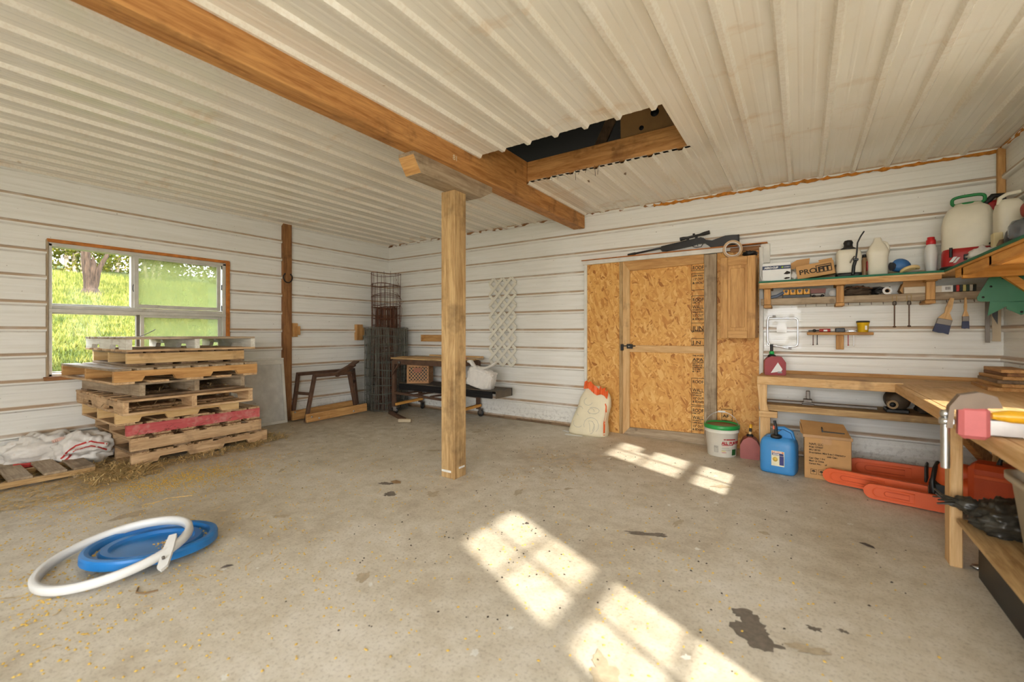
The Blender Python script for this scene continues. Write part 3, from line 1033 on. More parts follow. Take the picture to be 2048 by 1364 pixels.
G = 'pallets stacked under the window'
PZ = [0, .123, .248, .374, .498, .618, .741, .862, .982]
PH = [.122, .124, .125, .123, .119, .122, .120, .119, .118]
pallet('lowest pallet of the tall stack, tan with notched sides', (.90, -3.53), PZ[0], .80, 1.12, PH[0], 'Y', ('pallet', 'pallet', 'pallet'), True, 7, 3, 0, 1, G)
pallet('second pallet from the floor, covered with hay, plain brown side', (.92, -3.54), PZ[1], .88, 1.06, PH[1], 'Y', ('pallet', 'pallet', 'dark'), False, 6, 4, 0, 2, G)
pallet('pallet with one red painted side in the tall stack', (.88, -3.555), PZ[2], .85, 1.08, PH[2], 'Y', ('pallet', 'pallet', 'pallet'), False, 8, 6, 0, 3, G, front='red')
pallet('tan pallet resting straight on the red sided pallet', (.96, -3.645), PZ[3], .93, .93, PH[3], 'Y', ('fresh', 'pallet', 'pallet'), True, 7, 4, 0, 4, G)
pallet('middle pallet of the stack with hay between its boards', (1.28, -3.69), PZ[4], 1.22, .95, PH[4], 'X', ('pallet', 'pallet', 'pallet'), True, 7, 4, 0, 5, G)
pallet('dark grey weathered pallet set askew in the stack', (1.24, -3.575), PZ[5], 1.10, .82, PH[5], 'X', ('grey', 'grey', 'dark'), False, 6, 4, math.radians(5), 6, G)
pallet('widest pallet in the stack, third from the top, orange notched side', (1.31, -3.745), PZ[6], 1.24, 1.05, PH[6], 'Y', ('oak', 'grey', 'pallet'), True, 8, 5, math.radians(2), 7, G)
pallet('second pallet from the top with light pine sides', (1.00, -3.585), PZ[7], .92, .90, PH[7], 'Y', ('fresh', 'dark', 'dark'), False, 7, 5, 0, 8, G)
pallet('topmost pallet of the stack with whitewashed boards inside', (1.14, -3.63), PZ[8], 1.06, .98, PH[8], 'X', ('white', 'grey', 'pallet'), True, 7, 5, 0, 9, G)
pallet('flat grey pallet lying on the floor beside the tall stack', (.82, -4.72), .0, .74, .98, .075, 'Y', ('treated', 'grey', 'grey'), False, 6, 2, math.radians(-1), 10, None)
plk = solid('plank', 'loose brown plank on the floor between flat pallet and stack', 'plank', MB().box(-.5, .16, -.055, .055, .0, .018, .002, 0, Matrix.Translation((.62, -3.66, .0)) @ Matrix.Rotation(math.radians(9), 4, 'Z')), wood('dark', 'X'), (.5, -3.68, 0))

# a bent metal strip on the top pallet
solid('metal_strip', 'thin bent dark strip sticking up from the topmost pallet', 'strip', MB().tube([(1.06, -3.52, 1.106), (1.0, -3.46, 1.125), (.94, -3.40, 1.15), (.88, -3.36, 1.165)], .006, 6, flat=.35), M_DSTEEL, (1.0, -3.46, 1.1))

# hay and straw: nobody could count it
def hay(label, spots, n, seed, mat, name='hay', lo=.03, hi=.14):
    r = random.Random(seed)
    mb = MB()
    for i in range(n):
        x0, x1, y0, y1, z, dz = spots[i % len(spots)]
        p = Vector((r.uniform(x0, x1), r.uniform(y0, y1), z + abs(r.gauss(0, .4)) * dz))
        a = r.uniform(0, 2 * PI)
        L = r.uniform(lo, hi)
        d = Vector((math.cos(a), math.sin(a), r.uniform(-.25, .35) if dz > .01 else 0)) * L
        q = p + d * .5 + Vector((r.uniform(-.02, .02), r.uniform(-.02, .02), r.uniform(0, .015) if dz > .01 else 0))
        e = p + d
        w = Vector((-math.sin(a), math.cos(a), 0)) * .0026
        for c in (q, e):
            c.z = max(c.z, z)
        mb.add([p - w, p + w, q + w, q - w, e + w, e - w], [(0, 1, 2, 3), (3, 2, 4, 5)])
    o = link(name, mb.mesh(name, mat))
    return tag(o, label, 'hay', None, 'stuff')
M_HAY = paint('dry_hay', s(216, 186, 128), .8, var=.45, scale=30)
M_HAYD = paint('old_hay', s(158, 130, 88), .85, var=.45, scale=30)
hay('loose hay scattered over the floor around the pallets', [(.72, 1.15, -3.75, -3.45, .002, .02), (.85, 1.12, -3.5, -2.5, .002, .012), (.2, .95, -3.85, -3.6, .002, .03), (.6, .95, -2.7, -2.2, .002, .012),
     (.85, 1.4, -4.6, -3.6, .002, .006), (.1, .8, -4.6, -3.8, .004, .03), (.75, 1.25, -3.85, -3.5, .002, .02)], 4600, 3, M_HAY)
hay('old hay caught between the stacked pallets', [(.55, .90, -3.5, -2.5, PZ[2] - .004, .015), (.1, .9, -3.5, -2.5, PZ[1] + .0, .015), (.2, .86, -3.5, -2.5, PZ[3] - .004, .01), (.75, .915, -3.52, -2.5, PZ[2] - .003, .012), (.3, 1.22, -3.65, -2.8, PZ[4] + .02, .05),
     (.4, 1.2, -3.6, -2.8, PZ[5] + .02, .03), (.78, .90, -3.5, -2.5, PZ[1] - .004, .012), (.35, .9, -3.5, -2.5, PZ[2] + .02, .05)], 3000, 4, M_HAYD)
hay('thin straws scattered over the open floor', [(1.2, 3.2, -4.6, -2.2, .002, .0), (3.4, 4.1, -1.5, -1.0, .002, .0), (3.5, 4.3, -2.2, -1.2, .002, .0), (.6, 2.6, -.9, -.1, .002, .0), (2.4, 3.4, -4.5, -3.2, .002, .0)], 330, 5, M_HAY, 'straw', .02, .09)

# yellow maize kernels on the floor and in the lid
def grains(label, spots, n, seed, mat, name, size, cat):
    r = random.Random(seed)
    mb = MB()
    for i in range(n):
        cx, cy, rx, ry, z = spots[i % len(spots)]
        x, y = r.gauss(cx, rx), r.gauss(cy, ry)
        if not (.1 < x < 6.1 and -6 < y < -.1):
            continue
        u = size * r.uniform(.7, 1.25)
        a = r.uniform(0, PI)
        ca, sa = math.cos(a) * u, math.sin(a) * u
        vs = [(x + ca, y + sa, z + .001), (x - sa * .7, y + ca * .7, z + .001), (x - ca, y - sa, z + .001), (x + sa * .7, y - ca * .7, z + .001), (x, y, z + u * .8)]
        mb.add(vs, [(0, 1, 4), (1, 2, 4), (2, 3, 4), (3, 0, 4)], 0, True)
    o = link(name, mb.mesh(name, mat))
    return tag(o, label, cat, None, 'stuff')
M_MAIZE = paint('maize', s(246, 196, 92), .5, var=.25, scale=60)
grains('yellow maize kernels spilled over the concrete floor', [(1.75, -3.55, .35, .40, 0), (1.62, -3.42, .12, .35, 0), (1.55, -3.5, .10, .3, 0), (1.3, -3.9, .35, .3, 0), (2.6, -4.3, .55, .35, 0), (3.1, -4.4, .5, .4, 0), (3.6, -3.9, .7, .6, 0), (2.2, -2.9, .8, .7, 0), (1.5, -3.3, .25, .25, 0), (4.8, -2.7, .7, .6, 0)],
       4400, 6, M_MAIZE, 'maize_kernels', .0066, 'maize')
grains('dark specks and crumbs of dirt on the floor', [(4.3, -3.0, .5, .4, 0), (3.0, -2.0, 1.0, .8, 0), (5.3, -2.3, .5, .7, 0), (2.0, -1.2, 1.2, .6, 0), (3.8, -1.0, .7, .4, 0)], 380, 7, paint('dirt_specks', s(60, 48, 38), .9), 'dirt_specks', .0062, 'dirt')
def chip(label, x, y, a, L, w, col):
    M = Matrix.Translation((x, y, 0)) @ Matrix.Rotation(a, 4, 'Z')
    mb = MB().add([(-L, 0, .002), (-L * .3, w, .008), (L * .6, w * .7, .006), (L, -.2 * w, .001), (L * .2, -w, .003), (0, 0, .012)], [(0, 1, 5), (1, 2, 5), (2, 3, 5), (3, 4, 5), (4, 0, 5)], 0, False, M)
    solid('bark_chip', label, 'chip', mb, col, (x, y, 0))
M_CHIP = paint('dark_chip', s(70, 60, 52), .8)
chip('curled black chip on the floor before the chainsaws', 5.88, -1.85, -.5, .04, .012, M_CHIP)
chip('small black chip lying in the bright sunlit patch', 4.23, -2.62, .4, .014, .008, M_CHIP)
chip('thin dark twig chip on the floor beside the blue lid', 3.27, -3.83, 1.2, .03, .005, M_CHIP)
chip('brown leaf scrap on the floor in front of the post', 3.02, -2.55, .2, .05, .03, paint('leaf_scrap', s(140, 112, 78), .8))

solid('twig', 'thin curved brown twig on the floor near the white ring', 'twig', MB().tube([(3.135, -4.13, .004), (3.18, -4.15, .006), (3.215, -4.13, .004), (3.235, -4.09, .004)], .0035, 6), paint('twig_brown', s(132, 104, 70), .8), (3.18, -4.14, 0))
solid('straw', 'long pale straw bent on the floor between ring and pallets', 'straw', MB().tube([(1.98, -3.78, .003), (2.0, -3.70, .005), (1.97, -3.64, .004), (2.05, -3.52, .003)], .003, 6), M_HAY, (2.0, -3.66, 0))
solid('foil_scrap', 'small shiny foil scrap on the floor beside the bench leg', 'foil', MB().blob(Matrix.Translation((6.30, -1.86, .012)), .03, .02, .012, 16, 10, .4, 3, 4, 2, True, .3), M_STEEL, (6.30, -1.86, 0))

# ---- white woven sacks crumpled by the wall
M_SACK = paint('white_sack', s(228, 222, 214), .55, var=.06, scale=30, dirt=(s(206, 182, 160), .6))
M_SACKR = paint('sack_red', s(196, 62, 56), .55)
M_SACKR2 = paint('sack_pink', s(236, 196, 180), .55)
def crumple(mb, x, y, z, rx, ry, rz, rot, seed, amp=.30, crease=.14, n=56, m=30):
    M = Matrix.Translation((x, y, z)) @ Matrix.Rotation(rot, 4, 'Z')
    mb.blob(M, rx, ry, rz, n, m, amp, 2.1, seed, 2.0, True, crease)
sa = thing('feed_sack', 'crumpled dusty white sack against the wall behind the flat pallet', 'sack', (.17, -3.93, 0))
mb = MB()
crumple(mb, .02, .0, .13, .15, .25, .15, .15, 3)
part(sa, 'bag', mb, M_SACK)
part(sa, 'print_band', MB().prism([(-.2, .05), (.02, .03), (.05, .06), (-.18, .085)], .165, .169, 'yz'), M_SACKR)
sb = thing('feed_sack', 'crumpled white sack with red stripes beside the pallet stack', 'sack', (.36, -3.70, 0))
mb = MB()
crumple(mb, .0, .0, .13, .20, .20, .14, -.3, 7)
part(sb, 'bag', mb, M_SACK)
def drape(parent, name, base, pts, w, mat, lift=.004):
    """a ribbon laid over the mesh surface of base (ray cast from outside towards it)"""
    me = base.data
    from mathutils.bvhtree import BVHTree
    bv = BVHTree.FromPolygons([v.co for v in me.vertices], [p.vertices for p in me.polygons])
    rows = []
    for i in range(len(pts) - 1):
        for k in range(6):
            rows.append((Vector(pts[i]).lerp(Vector(pts[i + 1]), k / 6), Vector(pts[i + 1]) - Vector(pts[i])))
    mb = MB()
    vs = []
    view = Vector((-1, .25, -.35)).normalized()
    for p, d in rows:
        side = d.cross(view).normalized() * w / 2
        ok = []
        for q in (p - side, p + side):
            hit = bv.ray_cast(q - view * 1.0, view)
            if hit[0] is None:
                break
            ok.append(hit[0] - view * lift)
        if len(ok) == 2:
            vs += ok
    fs = [(2 * i, 2 * i + 1, 2 * i + 3, 2 * i + 2) for i in range(len(vs) // 2 - 1)]
    if fs:
        mb.add(vs, fs)
        part(parent, name, mb, mat)
bag_o = [c for c in sb.children if c.name.startswith('bag')][0]
for k, zz in enumerate((.16, .115)):
    drape(sb, 'stripe', bag_o, [(.15, -.18, zz - .05), (.12, -.08, zz + .02), (.1, .02, zz + .03), (.12, .14, zz - .03)], .013, M_SACKR)
bag_a = [c for c in sa.children if c.name.startswith('bag')][0]
drape(sa, 'stripe', bag_a, [(.1, .05, .2), (.08, .12, .22), (.08, .2, .19)], .03, M_SACKR2)

# ---- leaning window sash with a hazy pane, whitened to stand in for reflections
M_HAZE = glassy('hazy_pane', s(240, 238, 232), .92, front=.85)
sw = thing('window_sash', 'white framed glass pane leaning on the wall beside the pallets', 'window sash', (.13, -2.06, .0), 0, rot=(0, math.radians(-7), 0))
for (y0, y1, z0, z1) in ((-.34, .30, 0, .035), (-.34, .30, .745, .80), (-.34, -.305, .035, .745), (.265, .30, .035, .745)):
    part(sw, 'frame_bar', MB().box(-.014, .014, y0, y1, z0, z1, .003), M_WHITE)
part(sw, 'pane', MB().box(-.003, .003, -.305, .265, .035, .745), M_HAZE)
part(sw, 'frame_bar', MB().box(-.02, .02, -.34, .30, .80, .822, .003), M_WHITE)

# ---- wooden blocks and the horseshoe
solid('wood_block', 'small wooden block fixed to the wall beside the dark timber post', 'block', MB().box(.0, .06, -1.64, -1.575, 1.085, 1.265, .004).box(.0, .085, -1.60, -1.555, 1.11, 1.225, .004), wood('oak', 'Z'), (.03, -1.6, 1.09))
solid('wood_block', 'small wooden block on the wall behind the wire rolls', 'block', MB().box(.0, .06, -.66, -.55, 1.03, 1.265, .004).box(.0, .05, -.60, -.5, 1.10, 1.22, .004), wood('oak', 'Z'), (.03, -.6, 1.03))
hs = [(.048, -1.705 + .058 * math.sin(a) * (1.0 if abs(a) < 2 else .85), 1.855 - .068 * math.cos(a)) for a in [(-2.35 + 4.7 * i / 20) for i in range(21)]]
solid('horseshoe', 'black iron horseshoe hanging on the dark timber post', 'horseshoe', MB().tube(hs, .013, 8, flat=.5), paint('black_iron', s(44, 40, 38), .6, .4), (.045, -1.705, 1.79))

# ---- rusty steel stand with timber feet
M_RUST = paint('rusty_steel', s(104, 78, 62), .6, .45, var=.25, scale=14, dirt=(s(132, 88, 60), .56))
st = thing('steel_stand', 'rusty steel stand with timber feet in front of the wall', 'stand', (.25, -1.25, 0))
def bar(name, a, b, w=.042, h=.042, m=M_RUST, up=(0, 0, 1)):
    part(st, name, MB().beam(a, b, w, h, up, .004), m, True)
XF, XB = .385, .115
bar('leg', (XF, -1.665, .01), (XF, -1.545, .59))
bar('leg', (XF, -.925, .09), (XF, -1.03, .58))
bar('leg', (XB, -1.685, .01), (XB, -1.605, .60))
bar('leg', (XB, -.70, .09), (XB, -.765, .60))
bar('top_bar', (XF, -1.565, .59), (XF, -1.00, .585), .042, .045)
bar('top_bar', (XB, -1.625, .60), (XB, -.745, .60), .042, .045)
bar('crossbar', (XF, -1.60, .36), (XB, -1.645, .36), .035, .035)
bar('crossbar', (XF, -.985, .44), (XB, -.74, .44), .030, .030)
bar('crossbar', (XF, -1.02, .585), (XB, -.765, .60), .038, .038)
bar('arm', (XF + .01, -1.24, .575), (XF - .06, -.90, .70), .05, .06)
bar('arm_plate', (XF - .0, -1.00, .69), (XF - .07, -.86, .735), .09, .02, M_RUST)
bar('foot_board', (XF + .035, -1.68, .065), (XF + .035, -.775, .085), .04, .105, wood('oak', 'Y'))
bar('foot_board', (XB + .03, -1.71, .075), (XB + .03, -.80, .10), .04, .12, wood('oak', 'Y'))
for (x, y, z) in ((XF + .058, -1.62, .08), (XF + .058, -1.52, .05), (XF + .058, -1.0, .06), (XB + .055, -1.68, .12), (XF - .0, -.925, .125), (XF - .03, -1.0, .67)):
    part(st, 'bolt', MB().lathe([(0, -.006), (.011, -.004), (.011, .006), (0, .008)], 8, Matrix.Translation((x, y, z)) @ Matrix.Rotation(PI / 2, 4, 'Y')), M_STEEL, True)

# ---- wire rolls in the corner
M_WIRE = paint('grey_wire', s(120, 118, 108), .55, .7, var=.2)
M_RWIRE = paint('rusty_wire', s(112, 74, 56), .7, .5, var=.3)
def wire_roll(label, cx, cy, layers, z0, rows, mat, nv, rw, seed, wob, part_name, top_jit=.0):
    r = random.Random(seed)
    t = thing('wire_roll', label, 'wire roll', (cx, cy, 0))
    for li, (rad, ztop, zb) in enumerate(layers):
        mb = MB()
        zs = [zb + (ztop - zb) * i / rows for i in range(rows + 1)]
        def rr(a, z, k=0):
            return rad * (1 + wob * noise.noise(Vector((math.cos(a) * 1.3 + li * 3, math.sin(a) * 1.3 + seed, z * 1.6))))
        for z in zs:
            n = 30
            mb.tube([(math.cos(a) * rr(a, z), math.sin(a) * rr(a, z), z + .012 * math.sin(2 * a + z * 9) + .01 * noise.noise(Vector((a, z, seed)))) for a in [2 * PI * i / n for i in range(n)]], rw * 1.1, 4, True)
        for i in range(nv):
            a = 2 * PI * i / nv + r.uniform(-.05, .05)
            da = r.uniform(-.12, .12)
            pts = []
            for j in range(7):
                z = zb + (ztop - zb) * j / 6
                aa = a + da * (j / 6) + .03 * noise.noise(Vector((i * 3.3, z * 3, seed)))
                pts.append((math.cos(aa) * rr(aa, z), math.sin(aa) * rr(aa, z), z + (r.uniform(0, top_jit) if j == 6 else 0)))
            mb.tube(pts, rw, 4)
        part(t, part_name, mb, mat)
    return t
wire_roll('wide grey roll of wire fencing standing in the corner', .365, -.365, [(.315, 1.21, .01), (.29, 1.19, .02), (.26, 1.20, .0), (.235, 1.17, .01)], 0, 10, M_WIRE, 48, .0028, 5, .05, 'wire_layer', .015)
wt = wire_roll('tall rusty wire cage inside the grey wire roll', .35, -.36, [(.215, 2.02, .02), (.20, 1.86, .03)], 0, 12, M_RWIRE, 16, .0034, 9, .06, 'wire_layer', .03)
wire_roll('tight rusty wire roll in the middle of the corner rolls', .36, -.365, [(.16, 1.52, .01), (.14, 1.51, .0), (.12, 1.5, .0), (.10, 1.5, .0)], 0, 10, M_RWIRE, 20, .0042, 12, .07, 'wire_layer', .02)
part(wt, 'loose_end', MB().tube([(.2, -.05, 1.75), (.28, -.03, 1.72), (.34, .0, 1.62), (.33, .0, 1.55), (.36, .02, 1.60)], .0026, 5).tube([(.2, .02, 1.7), (.29, .05, 1.5), (.27, .05, 1.3)], .0026, 5).tube([(.12, .1, 1.95), (.18, .06, 1.9), (.22, .05, 1.86)], .0026, 5), M_RWIRE)

# ---- rolling cart with its load
ct = thing('rolling_cart', 'rusty steel cart on casters with plank top by the back wall', 'cart', (1.3, -.34, 0))
def cp(name, mb, m, label=None):
    return part(ct, name, mb, m, True, label)
CX0, CX1, CY0, CY1 = .80, 1.90, -.60, -.09
for (x, y) in ((CX0, CY0), (CX1, CY0), (CX0, CY1), (CX1, CY1)):
    cp('leg', MB().box(x - .024, x + .024, y - .024, y + .024, .10, .755, .003), M_RUST)
for (a, b) in (((CX0, CY0, .735), (CX1, CY0, .735)), ((CX0, CY1, .735), (CX1, CY1, .735)), ((CX0, CY0, .735), (CX0, CY1, .735)), ((CX1, CY0, .735), (CX1, CY1, .735))):
    cp('top_rail', MB().beam(a, b, .04, .07, (0, 0, 1), .003), M_RUST)
for (a, b) in (((CX0, CY0, .30), (CX1, CY0, .265)), ((CX0, CY1, .30), (CX1, CY1, .265))):
    cp('lower_rail', MB().beam(a, b, .035, .03, (0, 0, 1), .003), M_RUST)
for x in (.95, 1.2, 1.5, 1.75):
    cp('lower_rung', MB().beam((x, CY0, .295), (x + .04, CY1, .295), .03, .02, (0, 0, 1), .002), M_RUST)
cp('brace', MB().beam((CX0, CY0 - .028, .55), (CX0 + .14, CY0 - .028, .72), .03, .012), M_RUST)
cp('brace_bolt', MB().lathe([(0, -.012), (.022, -.01), (.022, .01), (0, .014)], 10, Matrix.Translation((CX0 + .14, CY0 - .035, .725)) @ Matrix.Rotation(PI / 2, 4, 'X')), M_DSTEEL)
for x in (CX0, CX1):
    cp('foot_bar', MB().beam((x + .02, CY0, .135), (x + .02, CY1 + .02, .15), .045, .035, (0, 0, 1), .003), wood('amber', 'Y'))
for i, (x, y, a) in enumerate(((CX0, CY0, .5), (CX1, CY0, .2), (CX0 + .02, CY1, -.3), (CX1 + .02, CY1, .1))):
    wh = cp('caster', MB().lathe([(0, -.014), (.036, -.014), (.046, -.008), (.046, .008), (.036, .014), (0, .014)], 16, Matrix.Translation((x + .02, y, .047)) @ Matrix.Rotation(a, 4, 'Z') @ Matrix.Rotation(PI / 2, 4, 'X')), M_BLACK)
    fk = MB().box(-.022, .022, -.019, -.016, .04, .10).box(-.022, .022, .016, .019, .04, .10).box(-.03, .03, -.025, .025, .098, .106)
    link('fork', fk.mesh('fork', M_DSTEEL), wh, (x + .02 - 1.3, y + .34, 0), (0, 0, a))
yy = CY0 - .03
for i, (w, k, dz) in enumerate(((.13, 'treated', 0), (.13, 'oak', .004), (.12, 'treated', .0), (.14, 'grey', .006))):
    cp('top_plank', MB().box(CX0 - .04 - .02 * (i % 2), CX1 + (.04, .0, .10, .12)[i], yy, yy + w - .006, .772 + dz, .795 + dz, .002), wood(k, 'X'))
    yy += w
cp('tow_bar', MB().beam((.78, -.66, .03), (1.36, -.92, .028), .045, .045, (0, 0, 1), .004), M_RUST)
cp('tow_grip', MB().tube([(1.335, -1.0, .027), (1.47, -.915, .027)], .024, 12), paint('tan_pipe', s(196, 178, 148), .6))
solid('wood_strip', 'loose pale board lying on the back of the cart top', 'board', MB().box(1.05, 2.0, -.16, -.10, .80, .822, .002), wood('pine', 'X'), (1.5, -.13, .80))
solid('pink_strap', 'small bright pink strap on the cart top', 'strap', MB().blob(Matrix.Translation((1.86, -.35, .802)), .045, .02, .012, 14, 8, .2, 3, 2), paint('pink_cloth', s(236, 92, 128), .7), (1.86, -.35, .795))

# black steel tray lying on the lower rails, its end sticking out
tr = thing('steel_tray', 'long black steel tray with punched holes across the cart', 'tray', (1.65, -.36, .335))
TX0, TX1, TY0, TY1, TZ0, TZ1 = .82, 2.50, -.53, -.15, .335, .435
part(tr, 'deck', MB().box(TX0, TX1, TY0, TY1, TZ1 - .012, TZ1, .002), [paint('tray_top', s(92, 84, 74), .65, .3, dirt=(s(120, 100, 78), .5))], True)
M_TRAY = paint('black_steel', s(36, 36, 38), .35, .3, dirt=(s(92, 78, 66), .68))
part(tr, 'side', MB().box(TX0, TX1 - .05, TY0, TY0 + .02, TZ0, TZ1 - .013, .003), M_TRAY, True)
part(tr, 'side', MB().box(TX0, TX1, TY1 - .02, TY1, TZ0, TZ1 - .013, .003), M_TRAY, True)
part(tr, 'end', MB().box(TX1 - .015, TX1, TY0 + .025, TY1 - .02, TZ0, TZ1 - .013, .003), paint('worn_end', s(110, 98, 84), .6, .4), True)
part(tr, 'side_rib', MB().box(TX0, TX1 - .06, TY0 - .008, TY0, TZ0 + .04, TZ0 + .055, .002), M_TRAY, True)
for i in range(6):
    for j in range(3):
        part(tr, 'hole', MB().box(2.10 + i * .07 + .015 * (j % 2), 2.13 + i * .07 + .015 * (j % 2), TY0 + .08 + j * .10, TY0 + .105 + j * .10, TZ1 + .0002, TZ1 + .001), M_BLACK, True)

# milk crate
M_CRATE = paint('tan_crate', s(190, 140, 92), .6, var=.1)
cr = thing('milk_crate', 'tan plastic milk crate with lattice sides under the cart top', 'crate', (1.07, -.36, .437), math.radians(33))
S2, CH = .155, .265
for k in range(4):
    Mk = Matrix.Rotation(k * PI / 2, 4, 'Z')
    mb = MB()
    mb.box(-S2, S2, -S2, -S2 + .014, 0, .03, .002, 0, Mk).box(-S2, S2, -S2, -S2 + .014, CH - .035, CH, .002, 0, Mk).box(-S2, -S2 + .022, -S2, -S2 + .014, .03, CH - .035, .002, 0, Mk).box(S2 - .022, S2, -S2, -S2 + .014, .03, CH - .035, .002, 0, Mk)
    lo, hi = .03, CH - .035
    H_ = hi - lo
    for dr in (1, -1):
        for i in range(-4, 9):
            x0 = -S2 + .02 + i * .045
            x1 = x0 + H_ * .9
            t0, t1 = 0.0, 1.0
            xa, xb = -S2 + .015, S2 - .015
            t0 = max(t0, (xa - x0) / (x1 - x0))
            t1 = min(t1, (xb - x0) / (x1 - x0))
            if t1 - t0 < .08:
                continue
            p = lambda t: Vector(((x0 + (x1 - x0) * t) * dr, -S2 + .007, lo + H_ * t))
            a, b = Mk @ p(t0), Mk @ p(t1)
            mb.beam(a, b, .010, .010, Mk @ Vector((0, -1, 0)))
    part(cr, 'side', mb, M_CRATE)
part(cr, 'bottom', MB().box(-S2, S2, -S2, S2, 0, .012), M_CRATE)
part(cr, 'dark_fill', MB().box(-S2 + .03, S2 - .03, -S2 + .03, S2 - .03, .013, CH - .04, .01), M_BLACK, False, 'plain dark block added to darken the crate holes')  # black block added so the lattice holes look dark
part(cr, 'badge', MB().box(-.06, .05, -S2 - .003, -S2, .155, .215, .002), paint('crate_badge', s(150, 92, 66), .6))

# white sack on the tray
ws = thing('plastic_sack', 'white plastic sack with twisted neck on the black tray', 'sack', (2.22, -.44, .437))
mb = MB()
Mx = Matrix.Translation((0, 0, .125)) @ Matrix.Rotation(math.radians(16), 4, 'Y') @ Matrix.Rotation(.12, 4, 'Z')
mb.blob(Mx, .185, .085, .135, 60, 34, .05, 2.6, 4, 4.5, True, .10)
part(ws, 'bag', mb, M_SACK)
part(ws, 'neck', MB().tube([(-.07, .0, .22), (-.11, -.01, .28), (-.15, -.02, .335), (-.19, -.02, .335)], [.05, .04, .045, .03], 10, flat=.6).tube([(-.08, .0, .25), (0, -.01, .255), (.10, -.01, .265), (.19, -.02, .30), (.24, -.02, .345)], [.02, .035, .04, .035, .02], 10, flat=.45), M_SACK)

# block on the back wall behind the cart, plastic lattice
solid('wall_bracket', 'pale wooden bracket on the back wall above the cart', 'bracket', MB().box(.79, 1.2, -.045, -.0, 1.01, 1.11, .004).prism([(.80, 1.01), (.84, 1.085), (.84, 1.11), (.80, 1.11)], -.08, -.045), wood('oak', 'X'), (1.0, -.02, 1.01))
la = thing('lattice_panel', 'white plastic diamond lattice panel on the back wall', 'lattice', (2.27, -.045, .70))
M_LAT = paint('lattice_plastic', s(228, 222, 206), .5, var=.05)
LW, LH = .43, 1.165
nd = 3
cell = LW / nd
ch_ = LH / 8
for dr in (1, -1):
    for i in range(-8, 5):
        # line x = x0 + t*cell/2 ; z = t*ch_/2 (t in half cells)
        x0 = (i + .5) * cell
        pts = []
        for t in range(0, 17):
            x = x0 + t * cell / 2 * 1
            z = t * ch_ / 2
            if -1e-4 <= x <= LW + 1e-4:
                pts.append((x, z))
        if len(pts) >= 2:
            (xa, z0_), (xb, z1_) = pts[0], pts[-1]
            if dr < 0:
                xa, xb = LW - xa, LW - xb
            part(la, 'strip', MB().beam((xa - LW / 2, -.003 if dr > 0 else .003, z0_), (xb - LW / 2, -.003 if dr > 0 else .003, z1_), .040, .008, (0, -1, 0), .002), M_LAT)

# ---- blue lid and white clamping ring on the floor
M_BLUE = paint('blue_plastic', s(30, 122, 196), .35, var=.08, dirt=(s(92, 140, 176), .66))
M_RING = paint('white_plastic', s(228, 226, 222), .4, var=.04)
ld = thing('drum_lid', 'round blue plastic drum lid lying on the floor', 'lid', (2.775, -3.965, 0), 0, rot=(math.radians(-3), math.radians(-3), 0))
prof = [(0, .030), (.155, .030), (.168, .034), (.176, .050), (.205, .052), (.214, .034), (.236, .034), (.244, .060), (.262, .064), (.276, .060), (.280, .050), (.280, .020), (.270, .016), (.262, .018)]
part(ld, 'disc', MB().lathe(prof, 128, None, 0, False), M_BLUE)
kb = MB()
r = random.Random(77)
for i in range(210):
    if i < 120:
        a, q = r.gauss(.9, .5), abs(r.gauss(.09, .04))
        z = .031
    elif i < 165:
        a, q = r.gauss(-2.6, .7), .225 + r.uniform(-.007, .007)
        z = .035
    else:
        a, q = r.gauss(.6, .5), .225 + r.uniform(-.007, .007)
        z = .035
    x, y, u = math.cos(a) * q, math.sin(a) * q, .006 * r.uniform(.7, 1.2)
    th = r.uniform(0, PI)
    ca, sa_ = math.cos(th) * u, math.sin(th) * u
    kb.add([(x + ca, y + sa_, z), (x - sa_ * .7, y + ca * .7, z), (x - ca, y - sa_, z), (x + sa_ * .7, y - ca * .7, z), (x, y, z + u * .8)], [(0, 1, 4), (1, 2, 4), (2, 3, 4), (3, 0, 4)], 0, True)
part(ld, 'spilled_kernels', kb, M_MAIZE, False, 'yellow maize kernels lying in the lid', 'stuff')
rg = thing('clamping_ring', 'white plastic clamping ring lying across the blue lid', 'ring', (2.79, -4.10, .009), 0, rot=(math.radians(8.0), math.radians(-1.5), 0))
rp = []
RR = .285
nseg = 72
vs, fs = [], []
cross = [(-.016, .030), (-.014, .066), (.006, .070), (.016, .060), (.016, .036), (.006, .028)]
for i in range(nseg):
    a = 2 * PI * i / nseg
    for (dr_, z) in cross:
        vs.append(((RR + dr_) * math.cos(a), (RR + dr_) * math.sin(a), z + .005))
k = len(cross)
for i in range(nseg):
    for j in range(k):
        fs.append((i * k + j, i * k + (j + 1) % k, ((i + 1) % nseg) * k + (j + 1) % k, ((i + 1) % nseg) * k + j))
part(rg, 'band', MB().add(vs, fs, 0, True), M_RING)
part(rg, 'lever', MB().prism([(-.10, -.016), (.0, -.022), (.11, -.020), (.135, 0), (.11, .020), (0, .022), (-.10, .016)], -.005, .010, 'xy', 0,
     Matrix.Translation((.275, .115, .062)) @ Matrix.Rotation(math.radians(-32), 4, 'Z') @ Matrix.Rotation(math.radians(14), 4, 'Y')), M_RING)
part(rg, 'lever_pin', MB().lathe([(.006, 0), (.006, .012), (0, .013)], 10, Matrix.Translation((.335, .075, .058))), M_DSTEEL)

